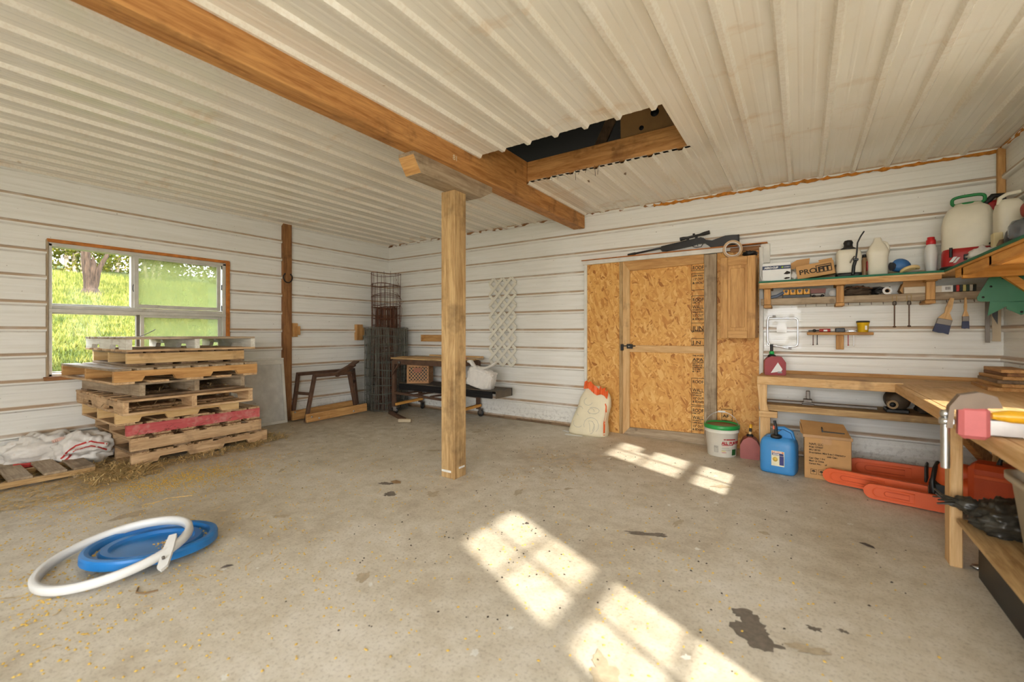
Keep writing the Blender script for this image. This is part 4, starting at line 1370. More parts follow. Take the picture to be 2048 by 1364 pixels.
# ---------------------------------------------------------------- things at the door
# feed bag standing against the wall
fb = thing('feed_bag', 'cream paper feed bag with torn orange top beside the door', 'bag', (3.6, -.22, 0))
lv = [(0, -.235, .205, .105), (.03, -.245, .21, .12), (.15, -.205, .20, .115), (.25, -.165, .215, .10), (.32, -.14, .228, .085), (.40, -.125, .23, .065), (.46, -.09, .215, .05), (.50, -.06, .16, .035), (.54, -.045, .10, .02)]
mb = MB()
vs, n = [], 40
for i in range(33):
    z = .54 * i / 32
    for (a, b) in zip(lv, lv[1:]):
        if a[0] <= z <= b[0] + 1e-6:
            f = (z - a[0]) / (b[0] - a[0])
            L, Rr, th = [a[k] + (b[k] - a[k]) * f for k in (1, 2, 3)]
            break
    for j in range(n):
        an = 2 * PI * j / n
        c, q = math.cos(an), math.sin(an)
        c = math.copysign(abs(c) ** .6, c)
        q = math.copysign(abs(q) ** .7, q)
        d = noise.noise(Vector((c * 2, q * 2, z * 7)))
        d2 = abs(noise.noise(Vector((c * 3.5 + 4, q * 3.5, z * 12))))
        k = 1 + .10 * d * min(1, z * 3) - .12 * d2 * min(1, z * 2.5)
        vs.append(((L + Rr) / 2 + (Rr - L) / 2 * c * (1 + .03 * d), -.02 + th * q * k + .09 * z, z))
fs = [(i * n + j, i * n + (j + 1) % n, (i + 1) * n + (j + 1) % n, (i + 1) * n + j) for i in range(32) for j in range(n)]
fs += [tuple(range(n))[::-1], tuple(range(32 * n, 33 * n))]
M_BAG = paint('cream_paper', s(234, 222, 190), .6, var=.05, dirt=(s(206, 186, 142), .62))
M_ORANGE = paint('orange_paper', s(236, 104, 44), .55, var=.15)
bago = part(fb, 'bag', mb.add(vs, fs, 0, True), M_BAG)
ruf = MB()
top = [(-.06, .535), (.0, .545), (.05, .50), (.10, .475), (.15, .49), (.19, .47), (.215, .44)]
vs = []
for i in range(49):
    t = i / 48 * (len(top) - 1)
    k = min(int(t), len(top) - 2)
    f = t - k
    x = top[k][0] + (top[k + 1][0] - top[k][0]) * f
    z = top[k][1] + (top[k + 1][1] - top[k][1]) * f
    w = .03 * math.sin(i * .55) + .012 * math.sin(i * 1.3)
    vs += [(x, -.050 + w * .15, z - .03), (x + .004 * math.sin(i * 1.2), -.038 + w * .4, z + .01), (x + .006 * math.sin(i * .9), -.022 + w * .8, z + .05 + .012 * math.sin(i * .7))]
ruf.add(vs, [(3 * i + k, 3 * i + k + 1, 3 * i + 4 + k, 3 * i + 3 + k) for i in range(48) for k in (0, 1)], 0, True)
part(fb, 'torn_top', ruf, M_ORANGE)
def drape_front(parent, name, base, pts, w, mat, lift=.003):
    from mathutils.bvhtree import BVHTree
    me = base.data
    bv = BVHTree.FromPolygons([v.co for v in me.vertices], [p.vertices for p in me.polygons])
    vs = []
    for i in range(len(pts) - 1):
        for k in range(4):
            p = Vector((pts[i][0] + (pts[i + 1][0] - pts[i][0]) * k / 4, -1, pts[i][1] + (pts[i + 1][1] - pts[i][1]) * k / 4))
            d = Vector((pts[i + 1][0] - pts[i][0], 0, pts[i + 1][1] - pts[i][1])).normalized()
            side = Vector((-d.z, 0, d.x)) * w / 2
            h = [bv.ray_cast(p + q, Vector((0, 1, 0)))[0] for q in (-side, side)]
            if None not in h:
                vs += [h[0] + Vector((0, -lift, 0)), h[1] + Vector((0, -lift, 0))]
    fs = [(2 * i, 2 * i + 1, 2 * i + 3, 2 * i + 2) for i in range(len(vs) // 2 - 1)]
    if fs:
        part(parent, name, MB().add(vs, fs), mat)
M_LINE = paint('print_line', s(176, 172, 158), .8)
arc = lambda cx, cz, rx, rz, a0, a1, n=9: [(cx + rx * math.cos(a0 + (a1 - a0) * i / n), cz + rz * math.sin(a0 + (a1 - a0) * i / n)) for i in range(n + 1)]
for pts in (arc(.06, .12, .085, .085, -.8, 3.6), arc(.05, .10, .05, .07, -1.4, 2.2), arc(-.10, .13, .06, .045, 2.6, 5.8), arc(.07, .28, .07, .035, -2.8, 2.4), arc(.05, .27, .035, .03, 0, 4.5),
            arc(-.09, .26, .045, .05, .6, 4.6), arc(.0, .37, .05, .04, 2.0, 6.2), [(.05, .05), (.045, .12), (.03, .16)], [(.08, .06), (.10, .13), (.06, .18)]):
    drape_front(fb, 'printed_hen', bago, pts, .0035, M_LINE)
drape_front(fb, 'red_seam', bago, [(.195, .02), (.19, .15), (.205, .25), (.205, .33), (.19, .37)], .012, M_ORANGE)
solid('paper_scrap', 'white paper strip on the floor under the feed bag', 'paper', MB().box(-.14, .06, -.02, .025, .001, .004, 0, 0, Matrix.Translation((3.52, -.40, 0)) @ Matrix.Rotation(.1, 4, 'Z')), M_RING, (3.48, -.4, 0))
solid('paper_scrap', 'small white paper scrap on the floor near the back wall', 'paper', MB().box(-.05, .04, -.02, .02, .001, .006, 0, 0, Matrix.Translation((3.33, -.27, 0)) @ Matrix.Rotation(-.3, 4, 'Z')), M_RING, (3.33, -.27, 0))

# rifle lying on the ledge over the door
M_GUN = paint('black_gunmetal', s(34, 32, 31), .4, .2, var=.15)
rf = thing('air_rifle', 'black rifle with telescopic sight resting above the door', 'rifle', (4.52, -.05, 1.993))
def rp_(name, mb, m=M_GUN):
    return part(rf, name, mb, m, True)
stk = [(4.331, 2.026), (4.339, 2.048), (4.441, 2.064), (4.552, 2.079), (4.66, 2.096), (4.73, 2.103), (4.758, 2.100), (4.785, 2.074), (4.84, 2.063), (4.9, 2.079), (4.96, 2.096), (5.019, 2.096), (5.073, 2.092), (5.071, 2.017), (5.038, 1.995),
       (4.947, 1.995), (4.867, 1.997), (4.826, 1.994), (4.809, 2.014), (4.771, 2.044), (4.702, 2.046), (4.645, 2.030), (4.53, 2.017), (4.396, 2.004), (4.347, 2.008)]
rp_('stock', MB().prism(stk, -.070, -.030))
rp_('butt_pad', MB().box(5.073, 5.083, -.072, -.028, 2.015, 2.094, .003), M_BLACK)
rp_('barrel', MB().tube([(3.975, -.05, 2.003), (4.06, -.05, 2.013), (4.061, -.05, 2.013), (4.36, -.05, 2.045)], [.014, .014, .010, .010], 10))
rp_('receiver', MB().tube([(4.34, -.05, 2.046), (4.74, -.05, 2.095)], .017, 10))
sc_ = [(4.53, 2.107), (4.56, 2.111), (4.60, 2.115), (4.72, 2.130), (4.76, 2.136), (4.816, 2.146)]
rp_('scope', MB().tube([(x, -.05, z + .006) for x, z in sc_], [.019, .018, .012, .012, .019, .020], 12))
rp_('scope_knob', MB().tube([(4.667, -.05, 2.13), (4.664, -.05, 2.155)], .011, 10))
for x, z in ((4.606, 2.088), (4.69, 2.100)):
    rp_('scope_mount', MB().box(x - .012, x + .012, -.058, -.042, z - .01, z + .032, .002))
rp_('trigger_guard', MB().tube([(4.652, -.05, 2.033), (4.665, -.05, 2.018), (4.69, -.05, 2.012), (4.735, -.05, 2.012), (4.752, -.05, 2.04)], .004, 6))
rp_('trigger', MB().tube([(4.70, -.05, 2.045), (4.704, -.05, 2.03), (4.70, -.05, 2.022)], .003, 6))

# oak cabinet hung at the top of the door panel
cb = thing('wall_cabinet', 'oak wall cabinet with raised panel door beside the shelf', 'cabinet', (5.093, 0, 1.09))
def cbp(name, mb, m, label=None):
    return part(cb, name, mb, m, True, label)
cbp('carcass', MB().box(4.948, 5.24, -.285, -.03, 1.09, 1.845, .003), wood('oak', 'Z'))
dr_ = cbp('door', MB().box(4.95, 5.012, -.307, -.287, 1.085, 1.842, .003).box(5.175, 5.237, -.307, -.287, 1.085, 1.842, .003), wood('oak', 'Z'))
for (z0, z1) in ((1.085, 1.155), (1.762, 1.842)):
    link('rail', MB().box(5.013, 5.174, -.307, -.287, z0, z1, .003).mesh('rail', wood('oak', 'X'), (5.093, 0, 1.09)), dr_)
link('panel', MB().box(5.013, 5.174, -.296, -.288, 1.155, 1.762).box(5.035, 5.152, -.304, -.295, 1.185, 1.735, .008).mesh('panel', wood('oak', 'Z'), (5.093, 0, 1.09)), dr_)
tp = thing('tape_roll', 'wide ring of brown packing tape standing on the oak cabinet', 'tape', (5.04, -.2, 1.845), math.radians(12))
Mt = Matrix.Translation((0, 0, .085)) @ Matrix.Rotation(PI / 2, 4, 'X')
part(tp, 'tape', MB().lathe([(.066, -.024), (.084, -.024), (.084, .024), (.066, .024), (.066, -.024)], 40, Mt, 0, False), paint('tan_tape', s(186, 152, 112), .25))
part(tp, 'core', MB().lathe([(.060, -.026), (.0655, -.026), (.0655, .026), (.060, .026), (.060, -.026)], 40, Mt, 0, False), M_RING)
solid('black_glove', 'small crumpled black glove on the corner of the oak cabinet', 'glove', MB().blob(Matrix.Translation((5.19, -.22, 1.868)), .06, .08, .026, 22, 12, .35, 2.5, 3, 2, True, .25), M_BLACK, (5.19, -.22, 1.845))

# ---------------------------------------------------------------- shelves over the workbench
M_GREEN = paint('green_felt', s(42, 112, 84), .8, var=.1)
us = thing('upper_shelf', 'long corner shelf with green top, pine brackets and narrow lower plank', 'shelf', (5.9, -.15, 1.39))
def sp_(name, mb, m):
    return part(us, name, mb, m, True)
SZ = 1.60
lp = [(5.265, -.022), (5.265, -.295), (6.47, -.36), (6.47, -1.80), (6.60, -1.66), (6.845, -1.56), (6.845, -.022)]
sp_('green_cover', MB().prism(lp, SZ - .015, SZ, 'xy'), M_GREEN)
sp_('shelf_board', MB().prism([(5.27, -.024), (5.27, -.29), (6.475, -.355), (6.475, -.60), (6.84, -.60), (6.84, -.024)], SZ - .030, SZ - .0155, 'xy'), wood('pine', 'X'))
sp_('shelf_board', MB().prism([(6.475, -.601), (6.475, -1.79), (6.60, -1.655), (6.84, -1.555), (6.84, -.601)], SZ - .030, SZ - .0155, 'xy'), wood('amber', 'Y'))
sp_('front_edge', MB().beam((5.27, -.275, SZ - .048), (6.46, -.34, SZ - .048), .03, .034), wood('oak', 'X'))
sp_('crossboard', MB().box(6.48, 6.845, -.78, -.74, SZ - .105, SZ - .031, .003), wood('amber', 'X'))
sp_('crossboard', MB().box(6.48, 6.845, -1.30, -1.26, SZ - .085, SZ - .031, .003), wood('amber', 'X'))
sp_('side_rail', MB().box(6.48, 6.515, -1.79, -.60, SZ - .085, SZ - .031, .003), wood('amber', 'Y'))
sp_('brace', MB().beam((6.665, -.625, SZ - .03), (6.85, -.625, 1.385), .035, .045), wood('amber', 'X'))
for x in (5.33, 5.86, 6.42):
    sp_('bracket_post', MB().box(x - .026, x + .026, -.245, -.205, 1.39, SZ - .069, .003), wood('oak', 'Z'))
    sp_('bracket_block', MB().box(x - .035, x + .035, -.27, -.02, SZ - .068, SZ - .031, .003), wood('oak', 'Y'))
    sp_('bracket_block', MB().box(x - .03, x + .03, -.235, -.02, 1.362, 1.388, .003), wood('oak', 'Y'))
sp_('lower_plank', MB().box(5.275, 6.845, -.20, -.165, 1.389, 1.447, .003), wood('grey', 'X'))
sp_('lower_plank', MB().box(5.275, 6.845, -.164, -.025, 1.425, 1.447, .003), wood('grey', 'X'))
for i in range(16):
    x = 5.62 + i * .075
    sp_('hook', MB().tube([(x, -.18, 1.389), (x, -.18, 1.374), (x, -.188, 1.368), (x, -.195, 1.374)], .0022, 5), M_DSTEEL)
LZ = 1.447

# on the green shelf
wbx = thing('product_box', 'white carton with a navy band at the cabinet end of the shelf', 'box', (5.405, -.15, SZ))
part(wbx, 'carton', MB().box(-.115, .105, -.10, .09, 0, .165, .003), M_RING)
part(wbx, 'navy_band', MB().box(-.113, .104, -.1012, -.1002, .105, .138), paint('navy_ink', s(38, 52, 84), .5))
text(wbx, 'lettering', 'AERO-CLIP', .022, (-.098, -.1018, .114), RXZ, M_RING, 1.0, 'LEFT', .001)
part(wbx, 'logo', MB().lathe([(.008, 0), (.008, .001)], 12, Matrix.Translation((.040, -.1015, .121)) @ Matrix.Rotation(PI / 2, 4, 'X')), paint('lime', s(160, 190, 60), .5))
text(wbx, 'lettering', 'HOBBY', .014, (.052, -.1018, .116), RXZ, M_RING)
part(wbx, 'picture', MB().prism([(.05, .06), (.075, .085), (.10, .075), (.10, .06), (.075, .055)], -.1014, -.1006), M_INK)
part(wbx, 'picture', MB().prism([(.05, .02), (.07, .03), (.098, .028), (.095, .018), (.065, .012)], -.1014, -.1006), M_INK)
solid('white_cable', 'thin white cable curling down beside the white carton', 'cable', MB().tube([(5.30, -.26, 1.78), (5.282, -.27, 1.72), (5.278, -.275, 1.66), (5.29, -.28, 1.615), (5.33, -.282, 1.605), (5.36, -.28, 1.604)], .004, 6), M_RING, (5.3, -.27, SZ))
solid('white_cloth', 'small crumpled white cloth between carton and cardboard box', 'cloth', MB().blob(Matrix.Translation((5.545, -.20, SZ + .038)), .04, .05, .045, 22, 14, .3, 2.4, 5, 2, True, .2), M_SACK, (5.545, -.2, SZ))
pb = thing('cardboard_carton', 'crushed brown carton printed PROFIT leaning on the shelf', 'box', (5.56, -.20, SZ), 0, rot=(0, math.radians(-8), 0))
part(pb, 'carton', MB().box(.0, .27, -.07, .06, .0, .115, .003), M_CARD)
part(pb, 'flap', MB().prism([(-.035, .105), (.10, .115), (.115, .175), (.02, .18), (-.05, .15)], .0, .006), M_CARD)
part(pb, 'flap', MB().box(.17, .265, -.06, -.055, .115, .135), M_CARD)
text(pb, 'lettering', 'PRO', .058, (.018, -.0712, .035), RXZ, M_INK, 1.15, 'LEFT', .001)
fr = MB()
for (a, b, c, d) in ((.142, .252, .028, .034), (.142, .252, .086, .092), (.142, .148, .028, .092), (.246, .252, .028, .092)):
    fr.box(a, b, -.0716, -.0702, c, d)
part(pb, 'logo_frame', fr, M_INK)
text(pb, 'lettering', 'FIT', .055, (.155, -.0712, .038), RXZ, M_INK, 1.2, 'LEFT', .003)

spy = thing('hand_sprayer', 'white tank sprayer with black cap and wand on the shelf', 'sprayer', (5.92, -.15, SZ))
M_TANK = paint('white_tank', s(232, 224, 204), .45, var=.05)
part(spy, 'tank', MB().lathe([(.070, .035), (.086, .04), (.088, .06), (.086, .20), (.080, .228), (.066, .238)], 32, None, 0, True, 1, .8, 5), M_TANK)
part(spy, 'base', MB().lathe([(.082, 0), (.090, .004), (.090, .036), (.084, .040)], 32, None, 0, True, 1, .82, 5), M_BLACK)
part(spy, 'cap', MB().lathe([(.052, .236), (.052, .252), (.034, .262), (.030, .28), (.034, .30), (.026, .318), (0, .324)], 24), M_BLACK)
part(spy, 'wand', MB().tube([(.025, -.09, .02), (.03, -.095, .09), (.04, -.095, .13)], .012, 8).tube([(.04, -.095, .12), (.05, -.095, .20), (.055, -.09, .28), (.075, -.09, .33), (.098, -.09, .37)], .0055, 8).box(.025, .06, -.115, -.09, .13, .15, .004), M_BLACK)
part(spy, 'trigger', MB().tube([(.035, -.10, .17), (.015, -.11, .14), (.005, -.11, .115)], .005, 6), M_DSTEEL)
part(spy, 'hose', MB().tube([(-.09, -.06, .11), (-.105, -.09, .05), (-.07, -.11, .012), (.0, -.12, .008), (.025, -.1, .012)], .006, 8), M_BLACK)
sbt = thing('small_bottle', 'small brown bottle with black cap between sprayer and white jug', 'bottle', (6.035, -.08, SZ))
part(sbt, 'bottle', MB().lathe([(.02, 0), (.024, .01), (.024, .14), (.014, .165), (.014, .175)], 16), paint('tan_bottle', s(176, 138, 96), .4))
part(sbt, 'cap', MB().lathe([(.016, .175), (.016, .20), (0, .201)], 14), M_BLACK)
jg = thing('bleach_jug', 'cream plastic jug with narrow top in the middle of the shelf', 'jug', (6.112, -.16, SZ))
part(jg, 'jug', MB().lathe([(.058, 0), (.066, .008), (.066, .15), (.073, .19), (.072, .205), (.055, .245), (.030, .285), (.024, .31), (.020, .318), (0, .32)], 36, None, 0, True, 1, .72, 3.2), M_TANK)
part(jg, 'label', MB().box(-.071, -.067, -.03, .03, .05, .13), M_REDINK)
part(jg, 'handle', MB().tube([(.03, .0, .28), (.055, .0, .27), (.068, .0, .235), (.066, .0, .19)], .011, 8), M_TANK)
bl = thing('respirator', 'blue rounded respirator with cream strap ring on the shelf edge', 'respirator', (6.26, -.21, SZ))
part(bl, 'shell', MB().blob(Matrix.Translation((-.01, .02, .07)) @ Matrix.Rotation(.25, 4, 'Y'), .062, .05, .058, 28, 18, .05, 2, 3), paint('blue_rubber', s(56, 108, 168), .5))
part(bl, 'nozzle', MB().tube([(-.04, .01, .07), (-.072, .0, .068)], [.03, .034], 14), paint('dark_rubber', s(46, 50, 62), .6))
part(bl, 'ring', MB().tube([(.035 + .048 * math.cos(a), -.055 + .03 * math.sin(a), .014 + .012 * (1 + math.cos(a + .5)) + .014 * abs(math.sin(a))) for a in [2 * PI * i / 24 for i in range(24)]], .013, 10, True), paint('cream_rubber', s(226, 196, 140), .5))
rb = thing('white_bottle', 'white plastic bottle with bright red cap on the shelf', 'bottle', (6.437, -.15, SZ))
part(rb, 'bottle', MB().lathe([(.030, 0), (.034, .006), (.034, .05), (.038, .09), (.040, .16), (.036, .20), (.024, .228), (.020, .235)], 24), M_RING)
part(rb, 'cap', MB().lathe([(.026, .228), (.029, .232), (.028, .262), (.022, .266), (.022, .285), (0, .288)], 24), paint('red_cap', s(206, 40, 44), .4))

bs = thing('backpack_sprayer', 'large backpack sprayer with cream tank, red base and green ring', 'sprayer', (6.62, -.26, SZ), math.radians(-14))
M_RED = paint('red_plastic', s(176, 34, 34), .4, var=.08)
part(bs, 'tank', MB().lathe([(.132, .13), (.142, .16), (.142, .34), (.132, .40), (.108, .455), (.085, .472), (.078, .475), (.070, .49)], 44, None, 0, True, 1, .78, 3.4), M_TANK)
part(bs, 'base', MB().lathe([(.125, .0), (.140, .01), (.144, .04), (.142, .12), (.135, .15), (.128, .155)], 44, None, 0, True, 1, .84, 4), M_RED)
part(bs, 'foot', MB().lathe([(.130, .0), (.150, .002), (.152, .018), (.144, .026)], 44, None, 0, True, 1, .86, 4), M_BLACK)
part(bs, 'ring_handle', MB().tube([(.085 * math.copysign(abs(math.cos(a)) ** .6, math.cos(a)), .01, .52 + .034 * math.copysign(abs(math.sin(a)) ** .6, math.sin(a))) for a in [2 * PI * i / 32 for i in range(32)]], .011, 10, True), paint('green_plastic', s(28, 128, 64), .45))
part(bs, 'collar', MB().lathe([(.072, .478), (.076, .482), (.074, .494), (.04, .498)], 32, None, 0, True, 1, .8), paint('green_plastic', s(28, 128, 64), .45))
part(bs, 'battery', MB().box(-.02, .035, -.128, -.112, .065, .105, .004), M_BLACK)
part(bs, 'battery_clip', MB().box(-.012, .026, -.132, -.127, .074, .096, .003), paint('dark_grey', s(76, 74, 72), .5))
part(bs, 'logo', MB().prism([(-.095, .055), (-.075, .055), (-.052, .092), (-.072, .092)], -.1255, -.1235).prism([(-.074, .048), (-.060, .048), (-.036, .086), (-.05, .086)], -.1255, -.1235), M_RING)
part(bs, 'strap', MB().tube([(.11, -.09, .17), (.14, -.10, .16), (.155, -.09, .10), (.14, -.08, .03)], .018, 8, flat=.5), M_BLACK)
part(bs, 'valve', MB().tube([(-.085, -.125, .09), (-.085, -.13, .16)], .009, 8), M_BLACK)
rt = thing('power_tool', 'red and black power tool standing behind the backpack sprayer', 'tool', (6.775, -.12, SZ))
part(rt, 'body', MB().box(-.045, .05, -.05, .04, .0, .52, .02), M_RED)
part(rt, 'grip', MB().tube([(-.04, -.03, .50), (.0, -.04, .55), (.05, -.03, .55), (.06, .0, .50)], .02, 8), M_BLACK)
j2 = thing('plastic_jug', 'tall cream jug with moulded handle in the shelf corner', 'jug', (6.755, -.52, SZ))
part(j2, 'jug', MB().lathe([(.055, 0), (.064, .01), (.064, .36), (.056, .405), (.04, .43)], 28, None, 0, True, 1, 1.2, 4), M_TANK)
part(j2, 'handle', MB().tube([(-.05, -.02, .40), (-.045, -.02, .445), (-.01, -.02, .468), (.05, -.02, .475)], .013, 10), M_TANK)
cs2 = solid('small_carton', 'little cream carton squeezed in front of the backpack sprayer', 'box', MB().box(6.655, 6.70, -.64, -.58, SZ, SZ + .20, .004), paint('cream_carton', s(226, 208, 160), .5), (6.68, -.6, SZ))
solid('plastic_bag', 'crumpled clear white plastic bag at the foot of the cream jug', 'bag', MB().blob(Matrix.Translation((6.60, -.66, SZ + .05)), .07, .06, .06, 28, 16, .3, 2.6, 8, 2, True, .2), M_SACK, (6.6, -.66, SZ))
vz = thing('face_shield', 'black face shield with glossy visor at the shelf end', 'face shield', (6.70, -.97, SZ))
part(vz, 'shell', MB().blob(Matrix.Translation((.0, .0, .09)), .085, .10, .11, 30, 18, .08, 2, 6), M_BLACK)
part(vz, 'visor', MB().lathe([(.088, .08), (.092, .11), (.09, .17), (.075, .20)], 30, Matrix.Translation((.015, -.03, .0)), 0, True, 1, 1), paint('visor', s(120, 126, 134), .08, .6))
part(vz, 'strap', MB().tube([(-.09, -.06, .02), (-.11, -.02, .06), (-.08, .05, .10), (-.02, .09, .12)], .014, 8, flat=.4), paint('tan_strap', s(120, 96, 70), .7))
solid('red_helmet', 'dull red round cap behind the face shield', 'cap', MB().blob(Matrix.Translation((6.78, -.80, SZ + .30)), .05, .06, .06, 20, 14, .05, 2, 2), paint('dull_red', s(150, 62, 48), .6), (6.78, -.8, SZ + .25))
solid('tool_case', 'dark case under the dull red cap on the corner shelf', 'case', MB().box(6.725, 6.84, -.87, -.73, SZ, SZ + .249, .01), M_BLACK, (6.78, -.8, SZ))

# on the narrow shelf
def on_ledge():
    t = thing('pliers', 'blue handled pliers lying at the cabinet end of the narrow shelf', 'pliers', (5.40, -.15, LZ))
    part(t, 'handle', MB().tube([(-.06, -.02, .01), (.0, -.03, .022), (.05, -.02, .05), (.06, .0, .055)], .014, 8), paint('slate_blue', s(92, 104, 124), .5))
    part(t, 'jaws', MB().tube([(-.09, .0, .008), (-.04, -.01, .01)], .012, 8), M_BLACK)
    t = thing('bit_case', 'yellow and black case of four cups on the narrow shelf', 'case', (5.55, -.14, LZ))
    part(t, 'tray', MB().box(-.105, .105, -.035, .04, .0, .032, .004), M_BLACK)
    M_Y = paint('yellow_plastic', s(226, 158, 24), .45)
    for i in range(4):
        c = part(t, 'cup', MB().box(-.10 + i * .051, -.054 + i * .051, -.038, .03, .03, .078, .004), M_Y)
        link('emblem', MB().box(-.088 + i * .051, -.066 + i * .051, -.0395, -.0382, .055, .072).box(-.081 + i * .051, -.073 + i * .051, -.0395, -.0382, .044, .055).mesh('emblem', M_BLACK), c)
    t = thing('brick_cart', 'small brown toy wagon beside the yellow case', 'wagon', (5.71, -.14, LZ))
    part(t, 'body', MB().prism([(-.052, .035), (.052, .035), (.056, .076), (-.056, .076)], -.03, .03), paint('maroon', s(122, 66, 52), .5))
    part(t, 'chassis', MB().box(-.05, .05, -.028, .028, .012, .034, .003), M_DSTEEL)
    for x in (-.03, .03):
        for y in (-.033, .033):
            part(t, 'wheel', MB().lathe([(0, -.004), (.012, -.004), (.012, .004), (0, .004)], 14, Matrix.Translation((x, y, .012)) @ Matrix.Rotation(PI / 2, 4, 'X')), M_BLACK)
    t = thing('jar', 'white jar lid standing on edge on the narrow shelf', 'jar', (5.818, -.155, LZ))
    part(t, 'lid', MB().lathe([(0, -.012), (.029, -.012), (.031, -.008), (.031, .008), (0, .010)], 24, Matrix.Translation((0, 0, .031)) @ Matrix.Rotation(PI / 2, 4, 'X')), M_RING)
    t = thing('work_glove', 'dark heap of leather gloves on the narrow shelf', 'gloves', (6.0, -.10, LZ))
    part(t, 'heap', MB().blob(Matrix.Translation((-.02, 0, .035)), .10, .06, .045, 30, 16, .4, 2.2, 5, 2, True, .3), paint('leather', s(84, 68, 52), .8))
    part(t, 'cuff', MB().tube([(-.10, -.03, .065), (-.02, -.04, .08), (.08, -.03, .06)], [.01, .016, .012], 8, flat=.4), paint('leather2', s(120, 84, 58), .8))
    t = thing('rope', 'dark tangled rope on the narrow shelf beside the white roll', 'rope', (6.13, -.10, LZ))
    rr_ = random.Random(3)
    part(t, 'coil', MB().tube([(.055 * math.cos(i * .9) + rr_.uniform(-.012, .012), .03 * math.sin(i * .9), .015 + .05 * rr_.random()) for i in range(40)], .008, 6), M_BLACK)
    t = thing('tape_roll', 'small white roll of tape facing out on the narrow shelf', 'tape', (6.172, -.165, LZ))
    Mx = Matrix.Translation((0, 0, .031)) @ Matrix.Rotation(PI / 2, 4, 'X')
    part(t, 'tape', MB().lathe([(.017, -.012), (.031, -.012), (.031, .012), (.017, .012), (.017, -.012)], 24, Mx, 0, False), M_RING)
    part(t, 'core', MB().lathe([(.014, -.010), (.0165, -.010), (.0165, .010), (.014, .010), (.014, -.010)], 24, Mx, 0, False), M_CARD)
    t = thing('cardboard_box', 'small brown cardboard box under the green shelf', 'box', (6.35, -.10, LZ))
    part(t, 'body', MB().box(-.08, .09, -.06, .06, 0, .085, .003), M_CARD)
    part(t, 'flap', MB().prism([(-.10, .03), (-.08, .085), (-.08, .0)], -.06, .05), M_CARD)
    part(t, 'flap', MB().box(-.08, .09, -.064, -.058, .05, .105), M_CARD)
    t = thing('spirit_level', 'long pale level with barcode label along the narrow shelf', 'level', (6.49, -.185, LZ))
    part(t, 'bar', MB().box(-.22, .06, -.012, .012, .0, .052, .003), paint('beige_bar', s(214, 200, 176), .5))
    part(t, 'label', MB().box(.0, .062, -.0135, -.0122, .003, .05), M_RING)
    for i in range(5):
        part(t, 'barcode', MB().box(.020 + i * .006, .023 + i * .006, -.0142, -.0134, .018, .040), M_INK)
    for i, c in enumerate(((30, 30, 30), (196, 60, 50), (30, 30, 30), (200, 190, 120), (40, 60, 44), (190, 184, 170), (34, 34, 34))):
        part(t, 'tip_band', MB().box(.0625 + i * .018, .0805 + i * .018, -.012, .012, .002, .052, .002), paint('band_%d' % i, s(*c), .5))
on_ledge()

# hanging from the hooks
def clamp_rod(x, label, h):
    t = thing('bar_clamp', label, 'clamp', (x, -.205, 1.39))
    part(t, 'loop', MB().tube([(-.013, 0, -.005), (-.013, 0, .045), (.0, 0, .05), (.013, 0, .045), (.013, 0, -.005)], .003, 6), paint('brass', s(176, 150, 104), .4, .6))
    part(t, 'jaw', MB().lathe([(.007, -.035), (.013, -.03), (.013, -.01), (.008, .0)], 12), M_DSTEEL)
    part(t, 'rod', MB().tube([(0, 0, -.03), (0, 0, -h)], .0045, 8), M_RUST)
    part(t, 'foot', MB().lathe([(.0, -h - .008), (.011, -h - .006), (.011, -h + .002), (.004, -h + .006)], 12), M_RUST)
clamp_rod(6.212, 'thin rusty rod clamp hanging farther from the brushes', .205)
clamp_rod(6.30, 'thin rusty rod clamp hanging nearer the brushes', .20)
def brush(x, label, rot, w, L, hd):
    t = thing('paint_brush', label, 'brush', (x, -.21, 1.40), 0, rot=(0, rot, 0))
    mh = wood('pine', 'Z')
    a, b = w * .22, w * .5
    part(t, 'handle', MB().prism([(-a * .6, 0), (a * .6, 0), (a, -L * .3), (a * .75, -L * .42), (b, -L * .60), (-b, -L * .60), (-a * .75, -L * .42), (-a, -L * .3)], -.007, .007), mh)
    part(t, 'ferrule', MB().box(-b, b, -.010, .010, -L * .76, -L * .60, .002), M_DSTEEL)
    part(t, 'bristles', MB().prism([(-b, -L * .76), (b, -L * .76), (b * 1.1, -L), (b * .4, -L * .985), (-b * .2, -L), (-b * 1.1, -L * .985)], -.009, .009), paint('blue_bristle', s(72, 78, 104), .8))
brush(6.545, 'wide blue paint brush hanging at a tilt under the narrow shelf', math.radians(14), .085, .275, 0)
brush(6.617, 'narrow blue paint brush hanging straight under the narrow shelf', 0, .036, .235, 0)
solid('steel_ruler', 'long dull steel ruler hanging beside the brushes', 'ruler', MB().box(6.747, 6.773, -.102, -.098, 1.06, 1.40, .001), M_DSTEEL, (6.76, -.1, 1.4))
solid('saw_blade', 'wide pale saw blade hanging in the corner behind the green plates', 'saw', MB().prism([(6.796, 1.07), (6.84, 1.07), (6.842, 1.385), (6.79, 1.385)], -.062, -.058), paint('dull_blade', s(182, 164, 136), .5, .3), (6.82, -.06, 1.38))
solid('black_scraper', 'small black pointed scraper hanging behind the green plates', 'scraper', MB().prism([(6.735, 1.257), (6.762, 1.195), (6.765, 1.42), (6.735, 1.42)], -.30, -.295), M_BLACK, (6.75, -.3, 1.4))
M_PLATE = paint('green_plate', s(44, 112, 76), .4, var=.06)
def plate(label, poly, y, holes, name='green_plate'):
    t = thing(name, label, 'plate', (poly[0][0], y, poly[0][1]))
    part(t, 'sheet', MB().prism(poly, y - .003, y + .003), M_PLATE, True)
    for (x, z) in holes:
        part(t, 'hole', MB().lathe([(.007, 0), (.007, .0012)], 10, Matrix.Translation((x, y - .0031, z)) @ Matrix.Rotation(PI / 2, 4, 'X')), M_BLACK, True)
